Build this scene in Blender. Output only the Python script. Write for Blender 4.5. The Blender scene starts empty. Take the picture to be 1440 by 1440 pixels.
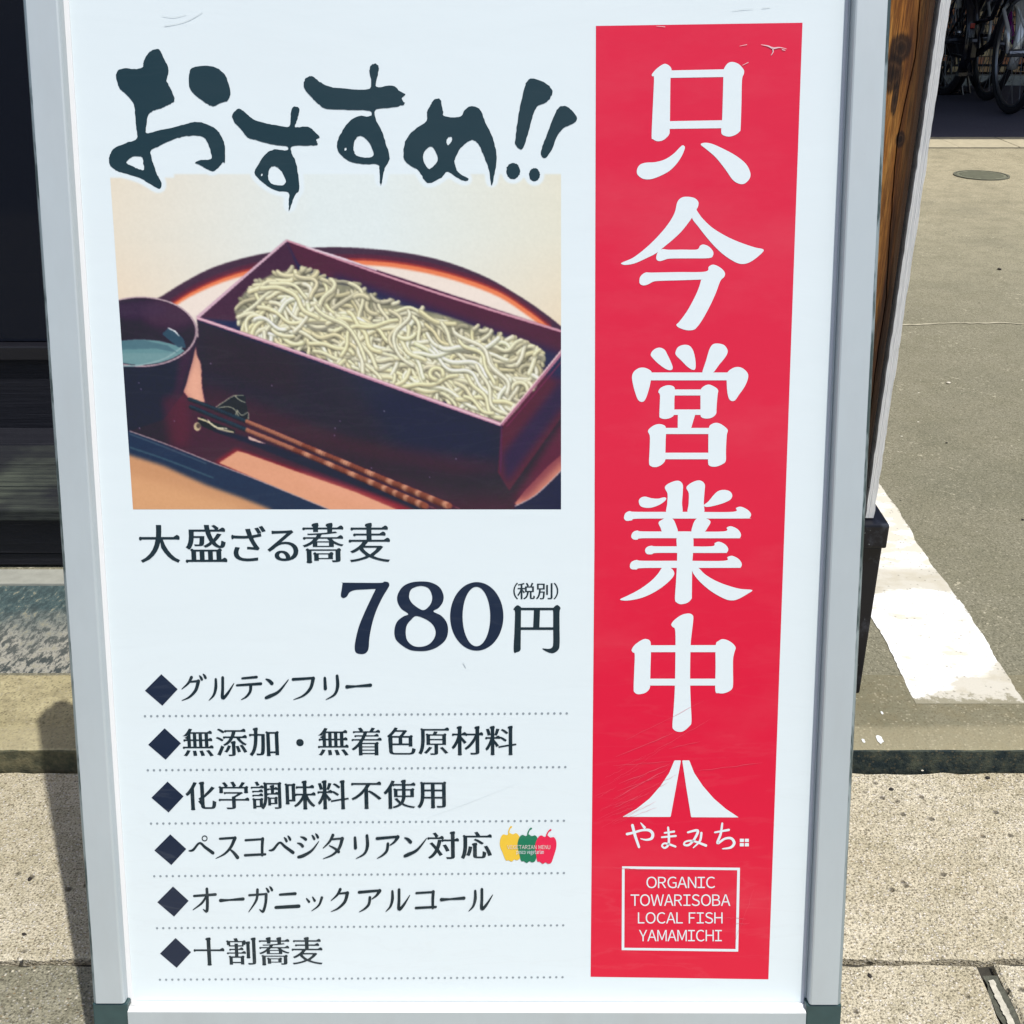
import bpy, bmesh, math, random
import numpy as np
from mathutils import Vector, Matrix
from mathutils.geometry import tessellate_polygon
random.seed(7); rng = np.random.default_rng(11)
scene = bpy.context.scene
COL = scene.collection
R = math.radians

# ------------------------------------------------------------------ camera, world, sun, exposure
FOC, CAM_H, PITCH = 1650.0, 0.93, R(25.8)          # focal length in photograph pixels (1440 wide)
cam_d = bpy.data.cameras.new('camera')
cam = bpy.data.objects.new('camera', cam_d); COL.objects.link(cam)
cam_d.sensor_width = 36.0; cam_d.lens = 36.0 * FOC / 1440.0
cam_d.clip_start = 0.02; cam_d.clip_end = 600
cam.location = (0, 0, CAM_H); cam.rotation_euler = (R(90) - PITCH, 0, 0)
scene.camera = cam

SUN = Vector((0.27, -0.30, 1.0)).normalized()       # towards the sun: high, right, slightly behind the viewer
sun_el = math.asin(SUN.z); sun_az = math.atan2(SUN.x, SUN.y)
world = bpy.data.worlds.new('World'); scene.world = world
world.use_nodes = True
nt = world.node_tree; nt.nodes.clear()
sky = nt.nodes.new('ShaderNodeTexSky'); sky.sky_type = 'NISHITA'; sky.sun_disc = False
sky.sun_elevation = sun_el; sky.sun_rotation = sun_az
sky.dust_density = 3.0; sky.air_density = 1.0
bgn = nt.nodes.new('ShaderNodeBackground'); bgn.inputs['Strength'].default_value = 0.14
wo = nt.nodes.new('ShaderNodeOutputWorld')
nt.links.new(sky.outputs[0], bgn.inputs[0]); nt.links.new(bgn.outputs[0], wo.inputs[0])
sd = bpy.data.lights.new('sun', 'SUN'); sd.energy = 4.2; sd.angle = R(0.55); sd.color = (1.0, 0.965, 0.90)
so = bpy.data.objects.new('sun', sd); COL.objects.link(so)
so.rotation_euler = SUN.to_track_quat('Z', 'Y').to_euler(); so.location = (2, -2, 6)
vs = scene.view_settings
vs.view_transform = 'Standard'; vs.look = 'None'; vs.exposure = 0.086; vs.gamma = 1.0; vs.use_curve_mapping = False

# ------------------------------------------------------------------ helpers
def lin(c):
    c = np.asarray(c, float) / 255.0
    return np.where(c <= 0.04045, c / 12.92, ((c + 0.055) / 1.055) ** 2.4)
def C(r, g, b, k=1.0):
    v = np.clip(lin((r, g, b)) * k, 0.0015, 0.92); return (float(v[0]), float(v[1]), float(v[2]), 1.0)
KP = 0.763      # print colours: seen colour -> paint colour
KG = 0.72      # sunlit ground
def ink(r, g, b):
    v = np.clip(lin((r, g, b)) * KP - 0.016, 0.002, 0.9); return (float(v[0]), float(v[1]), float(v[2]), 1.0)

def tag(o, label=None, cat=None, group=None, kind=None):
    if label: o['label'] = label
    if cat: o['category'] = cat
    if group: o['group'] = group
    if kind: o['kind'] = kind
    return o
def empty(name, loc=(0, 0, 0), rz=0.0):
    o = bpy.data.objects.new(name, None); COL.objects.link(o)
    o.location = loc; o.rotation_euler = (0, 0, rz); o.empty_display_size = 0.05
    return o
def mesh_obj(name, verts, faces, mat, parent=None, smooth=False):
    me = bpy.data.meshes.new(name); me.from_pydata([tuple(v) for v in verts], [], faces); me.update()
    if mat is not None: me.materials.append(mat)
    if smooth: me.polygons.foreach_set('use_smooth', [True] * len(me.polygons))
    o = bpy.data.objects.new(name, me); COL.objects.link(o)
    if parent: o.parent = parent
    return o
class MB:
    """collects shapes into one mesh"""
    def __init__(s): s.v = []; s.f = []
    def add(s, vs_, fs_):
        n = len(s.v); s.v += [tuple(p) for p in vs_]; s.f += [tuple(i + n for i in f) for f in fs_]
    def box(s, x0, x1, y0, y1, z0, z1, bev=0.0):
        if bev <= 0:
            s.add([(x0,y0,z0),(x1,y0,z0),(x1,y1,z0),(x0,y1,z0),(x0,y0,z1),(x1,y0,z1),(x1,y1,z1),(x0,y1,z1)],
                  [(3,2,1,0),(4,5,6,7),(0,1,5,4),(1,2,6,5),(2,3,7,6),(3,0,4,7)])
        else:
            bm = bmesh.new(); bmesh.ops.create_cube(bm, size=1)
            for v in bm.verts:
                v.co = Vector(((x0+x1)/2+v.co.x*(x1-x0), (y0+y1)/2+v.co.y*(y1-y0), (z0+z1)/2+v.co.z*(z1-z0)))
            bmesh.ops.bevel(bm, geom=bm.edges[:], offset=bev, segments=2, affect='EDGES', profile=0.6)
            bm.verts.index_update()
            s.add([v.co for v in bm.verts], [[v.index for v in f.verts] for f in bm.faces]); bm.free()
    def tube(s, pts, r, seg=8, closed=False):
        pts = [Vector(p) for p in pts]; n = len(pts)
        rs = r if isinstance(r, (list, tuple)) else [r] * n
        rings = []; up = None
        for i, p in enumerate(pts):
            a = pts[(i - 1) % n] if (closed or i > 0) else p
            b = pts[(i + 1) % n] if (closed or i < n - 1) else p
            t = (b - a).normalized()
            if up is None: up = Vector((0, 0, 1)) if abs(t.z) < 0.9 else Vector((1, 0, 0))
            x = t.cross(up)
            if x.length < 1e-6: x = t.orthogonal()
            x.normalize(); y = x.cross(t).normalized(); up = y
            rings.append([p + (x * math.cos(2*math.pi*k/seg) + y * math.sin(2*math.pi*k/seg)) * rs[i] for k in range(seg)])
        vs_ = [q for ring in rings for q in ring]; fs_ = []
        for i in range(n if closed else n - 1):
            j = (i + 1) % n
            for k in range(seg):
                fs_.append((i*seg+k, i*seg+(k+1) % seg, j*seg+(k+1) % seg, j*seg+k))
        if not closed:
            fs_.append(tuple(range(seg))[::-1]); fs_.append(tuple((n-1)*seg+k for k in range(seg)))
        s.add(vs_, fs_)
    def build(s, name, mat, parent=None, smooth=False):
        return mesh_obj(name, s.v, s.f, mat, parent, smooth)

# ---- materials
def nmat(name):
    m = bpy.data.materials.new(name); m.use_nodes = True
    b = m.node_tree.nodes['Principled BSDF']; return m, m.node_tree, b
def plain(name, col, rough=0.5, metal=0.0, spec=0.5, coat=0.0, noise=0.06, nscale=40.0, bump=0.0):
    m, t, b = nmat(name)
    b.inputs['Roughness'].default_value = rough; b.inputs['Metallic'].default_value = metal
    b.inputs['Specular IOR Level'].default_value = spec; b.inputs['Coat Weight'].default_value = coat
    tc = t.nodes.new('ShaderNodeTexCoord'); n = t.nodes.new('ShaderNodeTexNoise')
    n.inputs['Scale'].default_value = nscale; n.inputs['Detail'].default_value = 6
    t.links.new(tc.outputs['Object'], n.inputs['Vector'])
    mx = t.nodes.new('ShaderNodeMix'); mx.data_type = 'RGBA'
    mx.inputs['A'].default_value = tuple(c * (1 - noise * 2) for c in col[:3]) + (1,)
    mx.inputs['B'].default_value = tuple(min(0.92, c * (1 + noise * 2)) for c in col[:3]) + (1,)
    t.links.new(n.outputs['Fac'], mx.inputs['Factor']); t.links.new(mx.outputs['Result'], b.inputs['Base Color'])
    if bump > 0:
        bp = t.nodes.new('ShaderNodeBump'); bp.inputs['Strength'].default_value = bump; bp.inputs['Distance'].default_value = 0.002
        t.links.new(n.outputs['Fac'], bp.inputs['Height']); t.links.new(bp.outputs['Normal'], b.inputs['Normal'])
    return m
class G:
    """small node-graph helper"""
    def __init__(s, name):
        s.m, s.t, s.b = nmat(name); s.tc = s.t.nodes.new('ShaderNodeTexCoord')
        s.co = s.tc.outputs['Object']
    def L(s, a, b): s.t.links.new(a, b)
    def mapping(s, scale=(1, 1, 1), loc=(0, 0, 0), src=None):
        n = s.t.nodes.new('ShaderNodeMapping'); n.inputs['Scale'].default_value = scale; n.inputs['Location'].default_value = loc
        s.L(src or s.co, n.inputs['Vector']); return n.outputs[0]
    def noise(s, scale, detail=4, rough=0.5, vec=None, dist=0.0):
        n = s.t.nodes.new('ShaderNodeTexNoise'); n.inputs['Scale'].default_value = scale
        n.inputs['Detail'].default_value = detail; n.inputs['Roughness'].default_value = rough; n.inputs['Distortion'].default_value = dist
        s.L(vec or s.co, n.inputs['Vector']); return n.outputs['Fac']
    def voro(s, scale, out='Distance', vec=None, rnd=1.0):
        n = s.t.nodes.new('ShaderNodeTexVoronoi'); n.inputs['Scale'].default_value = scale; n.inputs['Randomness'].default_value = rnd
        s.L(vec or s.co, n.inputs['Vector']); return n.outputs[out]
    def ramp(s, fac, stops, interp='LINEAR'):
        n = s.t.nodes.new('ShaderNodeValToRGB'); e = n.color_ramp.elements; n.color_ramp.interpolation = interp
        while len(e) < len(stops): e.new(0.5)
        for i, (p, c) in enumerate(stops):
            e[i].position = p; e[i].color = c if isinstance(c, tuple) else (c, c, c, 1)
        s.L(fac, n.inputs['Fac']); return n.outputs['Color']
    def mix(s, fac, a, b, mode='MIX'):
        n = s.t.nodes.new('ShaderNodeMix'); n.data_type = 'RGBA'; n.blend_type = mode
        for k, v in (('Factor', fac), ('A', a), ('B', b)):
            if isinstance(v, (tuple, float, int)): n.inputs[k].default_value = v
            else: s.L(v, n.inputs[k])
        return n.outputs['Result']
    def math(s, op, a, b=0.0, clamp=False):
        n = s.t.nodes.new('ShaderNodeMath'); n.operation = op; n.use_clamp = clamp
        for i, v in enumerate((a, b)):
            if isinstance(v, (float, int)): n.inputs[i].default_value = v
            else: s.L(v, n.inputs[i])
        return n.outputs[0]
    def sep(s, vec=None):
        n = s.t.nodes.new('ShaderNodeSeparateXYZ'); s.L(vec or s.co, n.inputs[0]); return n.outputs
    def bump(s, h, strength=0.5, dist=0.002, prev=None):
        n = s.t.nodes.new('ShaderNodeBump'); n.inputs['Strength'].default_value = strength; n.inputs['Distance'].default_value = dist
        s.L(h, n.inputs['Height'])
        if prev: s.L(prev, n.inputs['Normal'])
        s.L(n.outputs[0], s.b.inputs['Normal']); return n.outputs[0]
    def out(s, col, rough=0.8, spec=0.3):
        s.L(col, s.b.inputs['Base Color'])
        if isinstance(rough, float): s.b.inputs['Roughness'].default_value = rough
        else: s.L(rough, s.b.inputs['Roughness'])
        s.b.inputs['Specular IOR Level'].default_value = spec
        return s.m

# pebble-washed concrete slabs
def pebble_mat(name, base, light, dark, k=.93, scale=330.0, dirt=0.5):
    g = G(name)
    big = g.noise(5.0, 5, 0.6); mid = g.noise(38.0, 4, 0.6); fine = g.noise(420.0, 3, 0.7)
    c = g.mix(g.ramp(big, [(0.35, 0.0), (0.68, 1.0)]), C(*base, k), C(*light, k))
    c = g.mix(g.ramp(mid, [(0.36, 0.9 * dirt), (0.58, 0.0)]), c, C(int(base[0]*.8), int(base[1]*.8), int(base[2]*.74), k))
    vc = g.voro(scale, 'Color'); vd = g.voro(scale, 'Distance')
    s1 = g.sep(vc)
    sel_d = g.math('GREATER_THAN', s1[0], 0.62); sel_l = g.math('GREATER_THAN', s1[1], 0.74)
    disc = g.ramp(vd, [(0.22, 1.0), (0.50, 0.0)])
    c = g.mix(g.math('MULTIPLY', g.math('MULTIPLY', sel_d, disc), 0.75), c, C(*dark, k))
    c = g.mix(g.math('MULTIPLY', g.math('MULTIPLY', sel_l, disc), 0.8), c, C(min(255, light[0]+22), min(255, light[1]+24), min(255, light[2]+38), k))
    v2c = g.sep(g.voro(62.0, 'Color')); v2d = g.voro(62.0, 'Distance', vec=g.co)
    holes = g.math('MULTIPLY', g.math('GREATER_THAN', v2c[0], 0.80), g.ramp(v2d, [(0.12, 1.0), (0.26, 0.0)]))
    m2c = g.sep(g.voro(215.0, 'Color')); m2d = g.voro(215.0, 'Distance')
    peb = g.math('MULTIPLY', g.math('GREATER_THAN', m2c[1], 0.66), g.ramp(m2d, [(0.18, 1.0), (0.36, 0.0)]))
    c = g.mix(g.math('MULTIPLY', peb, 0.8), c, g.mix(m2c[2], C(120, 108, 88, k), C(222, 214, 194, k)))
    c = g.mix(g.math('MULTIPLY', holes, 0.8), c, C(80, 74, 66, k))
    c = g.mix(g.ramp(fine, [(0.34, 0.75), (0.56, 0.0)]), c, C(*dark, k))
    ev_ = g.mapping((1, 1.7, 1)); e2 = g.sep(g.voro(118.0, 'Color', vec=ev_)); e1 = g.voro(118.0, 'Distance', vec=ev_)
    el = g.math('MULTIPLY', g.math('GREATER_THAN', e2[2], 0.80), g.ramp(e1, [(0.12, 1.0), (0.24, 0.0)]))
    c = g.mix(g.math('MULTIPLY', el, 0.75), c, g.mix(e2[0], C(84, 74, 58, k), C(140, 118, 84, k)))
    h = g.math('ADD', g.math('ADD', g.math('MULTIPLY', disc, 0.5), g.math('MULTIPLY', mid, 1.2)), g.math('MULTIPLY', fine, 1.3))
    h = g.math('SUBTRACT', h, g.math('MULTIPLY', holes, 1.6))
    g.bump(h, 0.9, 0.0022)
    return g.out(c, 0.9, 0.2)

# ---- ray helpers (where a seen point lies on a plane of the real place)
def ray(px, py):
    a = (px - 720.0) / FOC; b = (720.0 - py) / FOC
    return Vector((a, math.cos(PITCH) + b * math.sin(PITCH), -math.sin(PITCH) + b * math.cos(PITCH)))
def on_ground(px, py, z=0.0):
    r = ray(px, py); return r * ((z - CAM_H) / r.z) + Vector((0, 0, CAM_H))

# sign stand pose: leans back 15.8 degrees
T_, W_, RO_ = R(15.807), R(-0.41), R(0.256)
B0 = Vector((-0.03914, 0.71712, 0.11751))            # bottom centre, on the rails' front face
ROT = Matrix.Rotation(W_, 3, 'Z') @ Matrix.Rotation(-T_, 3, 'X')
BU = (ROT @ Vector((math.cos(RO_), 0, math.sin(RO_)))).normalized()
BV = (ROT @ Vector((-math.sin(RO_), 0, math.cos(RO_)))).normalized()
BN = BU.cross(BV).normalized()                        # towards the viewer
FACE = 0.0115                                         # rail face above the poster sheet
BP = B0 - BN * FACE                                   # origin on the poster plane
def uv_at(px, py, off=0.0):
    """board coordinates (u, v) of a seen point on the plane off above the poster"""
    o = BP + BN * off; r = ray(px, py); c = Vector((0, 0, CAM_H))
    t = (o - c).dot(BN) / r.dot(BN); d = c + r * t - o
    return d.dot(BU), d.dot(BV)
def W(u, v, n=0.0): return BP + BU * u + BV * v + BN * n
BOARD_M = Matrix((( BU.x, BV.x, BN.x, BP.x), (BU.y, BV.y, BN.y, BP.y), (BU.z, BV.z, BN.z, BP.z), (0, 0, 0, 1)))

# ------------------------------------------------------------------ GROUND
UP = 0.030
m_base = plain('dull_concrete', C(150, 146, 130, .5), 0.9, noise=0.15, nscale=6)
tag(mesh_obj('ground', [(-200,-200,-0.03),(200,-200,-0.03),(200,200,-0.03),(-200,200,-0.03)], [(0,1,2,3)], m_base), kind='structure')
g = G('asphalt'); n1 = g.noise(300, 3, .7); n2 = g.noise(2.2, 5, .6)
c = g.mix(n2, C(96, 99, 102, .62), C(128, 129, 128, .62)); c = g.mix(g.ramp(n1, [(.35, .5), (.6, 0.)]), c, C(60, 62, 64, .6)); g.bump(n1, .6, .002)
m_asph = g.out(c, 0.9, .2)
tag(mesh_obj('road', [(-40,-12,-0.006),(40,-12,-0.006),(40,-0.62,-0.006),(-40,-0.62,-0.006)], [(0,1,2,3)], m_asph), kind='structure')

m_slab = pebble_mat('washed_aggregate', (199, 189, 163), (224, 216, 194), (104, 97, 80))
m_slab2 = pebble_mat('washed_aggregate_grey', (140, 137, 118), (166, 162, 142), (84, 82, 70))
m_joint = plain('joint_mortar', C(70, 68, 60, .5), 0.95, noise=.25, nscale=120, bump=.6)
pav = tag(mesh_obj('pavement', [(-6,-0.6,-0.012),(6,-0.6,-0.012),(6,1.182,-0.012),(-6,1.182,-0.012)], [(0,1,2,3)], m_joint), kind='structure')
def rough_slab(x0, x1, y0, y1, z0, z1, wob=0.0022, step=0.02, seed=0):
    """a slab whose top edge is nibbled"""
    rr = random.Random(seed); ring = []
    def side(ax, ay, bx, by, nx, ny):
        L = math.hypot(bx-ax, by-ay); n = max(2, int(L/step))
        for i in range(n):
            t = i/n; o = rr.uniform(0, wob) + (rr.random() < .07) * rr.uniform(0, wob*1.6)
            ring.append((ax+(bx-ax)*t-nx*o, ay+(by-ay)*t-ny*o))
    side(x0,y0,x1,y0,0,-1); side(x1,y0,x1,y1,1,0); side(x1,y1,x0,y1,0,1); side(x0,y1,x0,y0,-1,0)
    n = len(ring); cx, cy = (x0+x1)/2, (y0+y1)/2
    def inset(p, d): 
        return (p[0]+d*np.sign(cx-p[0])*min(1, abs(cx-p[0])/(d*2+1e-6)), p[1]+d*np.sign(cy-p[1])*min(1, abs(cy-p[1])/(d*2+1e-6)))
    v = [(x, y, z0) for x, y in ring] + [(x, y, z1-0.003) for x, y in ring] + [(*inset(p, 0.0035), z1) for p in ring]
    f = [tuple(range(n))[::-1], tuple(range(2*n, 3*n))]
    for i in range(n):
        j = (i+1) % n; f += [(i, j, n+j, n+i), (n+i, n+j, 2*n+j, 2*n+i)]
    return v, f
rows = [(-0.6, -0.29), (-0.285, 0.017), (0.022, 0.285), (0.288, 0.572), (0.575, 0.8745), (0.8775, 1.181)]
sid = 0
for ri, (y0, y1) in enumerate(rows):
    off = {4: 0.474, 5: 0.03}.get(ri, 0.3 * (ri % 3)); LN = .8 if ri == 4 else .9
    for k in range(-4, 5):
        x0 = off + k * LN; sid += 1
        gap = 0.012 if ri == 4 and k == 0 else 0.005
        v, f = rough_slab(x0 + gap, x0 + LN - .003, y0, y1, -0.04, random.uniform(-.0012, .0004), wob=.004 if ri >= 4 else .002, seed=sid)
        v = [(a-x0, b-y0, c_) for a, b, c_ in v]
        o = mesh_obj('paving_slab', v, f, m_slab if (ri, k) != (4, -2) else m_slab2, pav); o.location = (x0, y0, 0)
# dark moss and a lump of pale mortar in the joint at the lower right
def strip_on_ground(pts, w, z, name, mat, parent=None, jitter=.3):
    v = []; f = []
    for i, p in enumerate(pts):
        a = Vector((*pts[max(0, i-1)][:2], 0)); b = Vector((*pts[min(len(pts)-1, i+1)][:2], 0)); t = (b - a).normalized()
        n = Vector((-t.y, t.x, 0)); ww = w * random.uniform(1-jitter, 1+jitter)
        v += [tuple(Vector((p[0], p[1], z)) + n * ww/2), tuple(Vector((p[0], p[1], z)) - n * ww/2)]
        if i: f.append((2*i-2, 2*i-1, 2*i+1, 2*i))
    return mesh_obj(name, v, f, mat, parent)
def px_path(x0, y0, x1, y1, n, j):
    out = []
    for i in range(n):
        t = i/(n-1); p = on_ground(x0 + (x1-x0)*t, y0 + (y1-y0)*t); out.append((p.x + random.uniform(-j, j), p.y))
    return out
strip_on_ground([(.4805 + random.uniform(-.0005,.0005), .62 + i*.012) for i in range(21)], .016, -.0040, 'moss_dark', plain('dark_moss', C(96, 98, 86, .62), .95, noise=.4, nscale=220, bump=.9), pav, .35)
strip_on_ground(px_path(1394, 1376, 1428, 1448, 30, .0006), .0066, -.0022, 'mortar_smear', plain('pale_mortar', C(206, 202, 186, .72), .9, noise=.2, nscale=160, bump=.9), pav, .14)

# kerb: a low step, its mossy front darkened with painted shade
def kerb_mat(name, top, riser_dark):
    g = G(name); s = g.sep()
    big = g.noise(7, 5, .6); sp = g.noise(260, 3, .7); mid = g.noise(45, 4, .65)
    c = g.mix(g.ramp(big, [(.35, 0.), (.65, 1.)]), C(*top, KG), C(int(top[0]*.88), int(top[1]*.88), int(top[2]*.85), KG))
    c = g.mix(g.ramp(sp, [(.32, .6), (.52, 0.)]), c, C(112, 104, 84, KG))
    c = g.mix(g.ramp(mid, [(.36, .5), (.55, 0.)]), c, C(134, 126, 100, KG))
    # moss tones and painted-in shade on the upright front (local y below 0)
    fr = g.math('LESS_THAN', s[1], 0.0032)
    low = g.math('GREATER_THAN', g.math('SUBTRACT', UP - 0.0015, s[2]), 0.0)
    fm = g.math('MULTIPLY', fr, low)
    moss_dark = g.mix(g.ramp(mid, [(.40, 0.), (.66, 1.)]), C(*riser_dark[0], .6), C(*riser_dark[1], .6))
    c = g.mix(fm, c, moss_dark); kk_ = 0
    kc = g.sep(g.voro(250, 'Color')); kd = g.ramp(g.voro(250, 'Distance'), [(.25, 1.), (.5, 0.)])
    c = g.mix(g.math('MULTIPLY', g.math('MULTIPLY', g.math('GREATER_THAN', kc[0], .68), kd), .6), c, C(104, 98, 78, KG))
    c = g.mix(g.math('MULTIPLY', g.math('MULTIPLY', g.math('GREATER_THAN', kc[1], .80), kd), g.math('MULTIPLY', .4, g.math('SUBTRACT', 1.0, fm))), c, C(206, 198, 172, KG))
    worn_ = g.ramp(g.math('ADD', s[1], g.math('MULTIPLY', g.math('SUBTRACT', big, .5), .012)), [(.0, .9), (.045, .7), (.055, 0.)])
    c = g.mix(g.math('MULTIPLY', g.math('MULTIPLY', worn_, g.math('SUBTRACT', 1.0, fm)), .45), c, C(190, 181, 150, KG))
    g.bump(g.math('ADD', sp, mid), .8, .002)
    return g.out(c, .92, .2)
kerb = tag(empty('kerb', (0, 1.182, 0)), kind='structure')
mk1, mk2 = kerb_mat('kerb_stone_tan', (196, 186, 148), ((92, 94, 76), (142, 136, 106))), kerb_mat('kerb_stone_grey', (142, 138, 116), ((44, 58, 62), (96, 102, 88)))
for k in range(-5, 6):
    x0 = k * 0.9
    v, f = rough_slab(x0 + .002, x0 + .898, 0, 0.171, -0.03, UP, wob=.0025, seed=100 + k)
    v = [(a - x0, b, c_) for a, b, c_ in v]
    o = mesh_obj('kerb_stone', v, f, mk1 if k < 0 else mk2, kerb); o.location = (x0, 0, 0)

# rough blue-grey concrete apron in front of the entrance
g = G('teal_concrete'); s = g.sep()
big = g.noise(9, 6, .65); mid = g.noise(105, 5, .7, vec=g.mapping((1, .4, 1), (0,0,0))); fine = g.noise(260, 3, .7)
yb = g.math('ADD', s[1], g.math('MULTIPLY', g.math('SUBTRACT', big, .5), .22))
pale = C(186, 184, 172, KG); teal = C(98, 122, 124, .55); tan = C(170, 168, 146, KG)
c = g.mix(g.ramp(yb, [(0.07, 0.), (0.19, 1.)]), pale, teal)  # colour turns from pale at the kerb to teal at the step
c = g.mix(g.math('MULTIPLY', g.ramp(mid, [(.47, 0.), (.56, 1.)]), g.ramp(yb, [(.02, .9), (.24, .5), (.30, 0.)])), c, C(64, 80, 84, .5))
c = g.mix(g.ramp(mid, [(.36, .8), (.44, 0.)]), c, tan)
c = g.mix(g.ramp(fine, [(.3, .4), (.5, 0.)]), c, C(70, 78, 78, .5))
g.bump(g.math('ADD', g.math('MULTIPLY', mid, 2.), fine), .8, .004)
m_apron = g.out(c, .9, .25)
nx, ny = 120, 24; vv = []; ff = []
for j in range(ny + 1):
    for i in range(nx + 1):
        vv.append((-2.2 + 2.6*i/nx, 0.262*j/ny, 0.0))
for j in range(ny):
    for i in range(nx): a = j*(nx+1)+i; ff.append((a, a+1, a+nx+2, a+nx+1))
ap = tag(mesh_obj('entrance_apron', vv, ff, m_apron, smooth=True), kind='structure'); ap.location = (0, 1.3545, UP - .0005)

# concrete yard on the right, running back to the bicycles
g = G('yard_concrete'); s = g.sep()
big = g.noise(1.6, 6, .6, vec=g.mapping((1, 1, 1))); mid = g.noise(14, 5, .65); fine = g.noise(330, 3, .75); sp = g.noise(90, 4, .7)
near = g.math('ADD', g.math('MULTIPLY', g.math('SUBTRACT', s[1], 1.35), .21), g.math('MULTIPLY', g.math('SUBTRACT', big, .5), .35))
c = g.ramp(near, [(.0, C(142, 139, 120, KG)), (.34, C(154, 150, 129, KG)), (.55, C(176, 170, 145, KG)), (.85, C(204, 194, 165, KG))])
c = g.mix(g.ramp(mid, [(.38, .3), (.58, 0.)]), c, C(124, 122, 98, KG))
c = g.mix(g.ramp(big, [(.55, 0.), (.72, .5)]), c, C(112, 114, 98, KG))
gritc = g.sep(g.voro(260, 'Color')); gritd = g.ramp(g.voro(260, 'Distance'), [(.25, 1.), (.5, 0.)])
c = g.mix(g.math('MULTIPLY', g.math('MULTIPLY', g.math('GREATER_THAN', gritc[0], .70), gritd), .6), c, C(92, 90, 76, KG))
c = g.mix(g.math('MULTIPLY', g.math('MULTIPLY', g.math('GREATER_THAN', gritc[1], .78), gritd), .6), c, C(190, 184, 160, KG))
c = g.mix(g.ramp(fine, [(.38, .7), (.54, 0.)]), c, C(92, 90, 74, KG))
worn = g.math('MULTIPLY', g.ramp(sp, [(.60, 0.), (.66, .7)]), g.ramp(g.noise(5, 3, .5), [(.5, 0.), (.6, 1.)]))
c = g.mix(worn, c, C(206, 200, 176, KG))
tiny = g.voro(34, 'Distance'); tc_ = g.sep(g.voro(34, 'Color'))
c = g.mix(g.math('MULTIPLY', g.math('GREATER_THAN', tc_[0], .9), g.ramp(tiny, [(.05, 1.), (.10, 0.)])), c, C(226, 222, 204, KG))
c = g.mix(g.math('MULTIPLY', g.math('GREATER_THAN', tc_[1], .93), g.ramp(tiny, [(.05, 1.), (.10, 0.)])), c, C(60, 58, 50, .6))
g.bump(g.math('ADD', fine, g.math('MULTIPLY', sp, .6)), .5, .0018)
m_yard = g.out(c, .9, .2)
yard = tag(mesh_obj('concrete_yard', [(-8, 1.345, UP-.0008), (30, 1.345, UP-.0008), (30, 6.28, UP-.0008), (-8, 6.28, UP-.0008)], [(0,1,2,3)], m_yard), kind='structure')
# pale crack filler across the yard
pts = []
for i in range(60):
    px = 1200 + i * 6; py = 457 - 4 * math.sin((px - 1275) / 40.0) * .5 - (px > 1345) * min(3, (px - 1345) * .05) + random.uniform(-.6, .6)
    p = on_ground(px, py, UP); pts.append((p.x, p.y))
pts += [(pts[-1][0] + .4 * k, pts[-1][1] + .02 * math.sin(k)) for k in range(1, 12)]
strip_on_ground(pts, .0075, UP + .001, 'filled_crack', plain('crack_filler', C(190, 184, 160, .74), .9, noise=.15), yard, .5)

# pale paving course and the shaded asphalt the bicycles stand on
yy = on_ground(1400, 208, UP).y; y2 = on_ground(1400, 195, UP).y
m_course = plain('paving_course', C(202, 192, 164, KG), .9, noise=.12, nscale=30, bump=.5)
crs = tag(mesh_obj('paving_course', [(-8, yy-.01, UP+.001), (30, yy-.01, UP+.001), (30, y2+.35, UP+.001), (-8, y2+.35, UP+.001)], [(0,1,2,3)], m_joint), kind='structure')
for k in range(26):
    x0 = 1.0 + k * .30
    mb = MB(); mb.box(0, .296, 0, y2 - yy + .02, -0.02, .006, .004); o = mb.build('paver', m_course, crs); o.location = (x0 + random.uniform(-.003, .003), yy, UP)
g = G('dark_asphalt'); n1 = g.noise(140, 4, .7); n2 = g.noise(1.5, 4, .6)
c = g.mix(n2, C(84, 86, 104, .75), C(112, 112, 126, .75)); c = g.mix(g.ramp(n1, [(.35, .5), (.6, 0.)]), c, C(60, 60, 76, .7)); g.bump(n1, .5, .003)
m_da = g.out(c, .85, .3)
tag(mesh_obj('cycle_parking_ground', [(-8, y2+.02, UP+.003), (30, y2+.02, UP+.003), (30, 9.1, UP+.003), (-8, 9.1, UP+.003)], [(0,1,2,3)], m_da), kind='structure')

# thick white road paint running away from the viewer
g = G('worn_white_paint'); s = g.sep()
mid = g.noise(16, 5, .6, vec=g.mapping((1, 1.6, 1))); fine = g.noise(260, 3, .7); spk = g.voro(190, 'Distance'); sc_ = g.sep(g.voro(190, 'Color'))
wy = g.math('ADD', s[1], g.math('MULTIPLY', g.math('SUBTRACT', mid, .5), .10))
c = g.mix(g.ramp(g.math('ADD', mid, g.ramp(s[1], [(.30, 0.), (.42, .10)])), [(.50, 0.), (.62, .85)]), (0.80, 0.81, 0.80, 1), C(214, 208, 190, .76))
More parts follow.
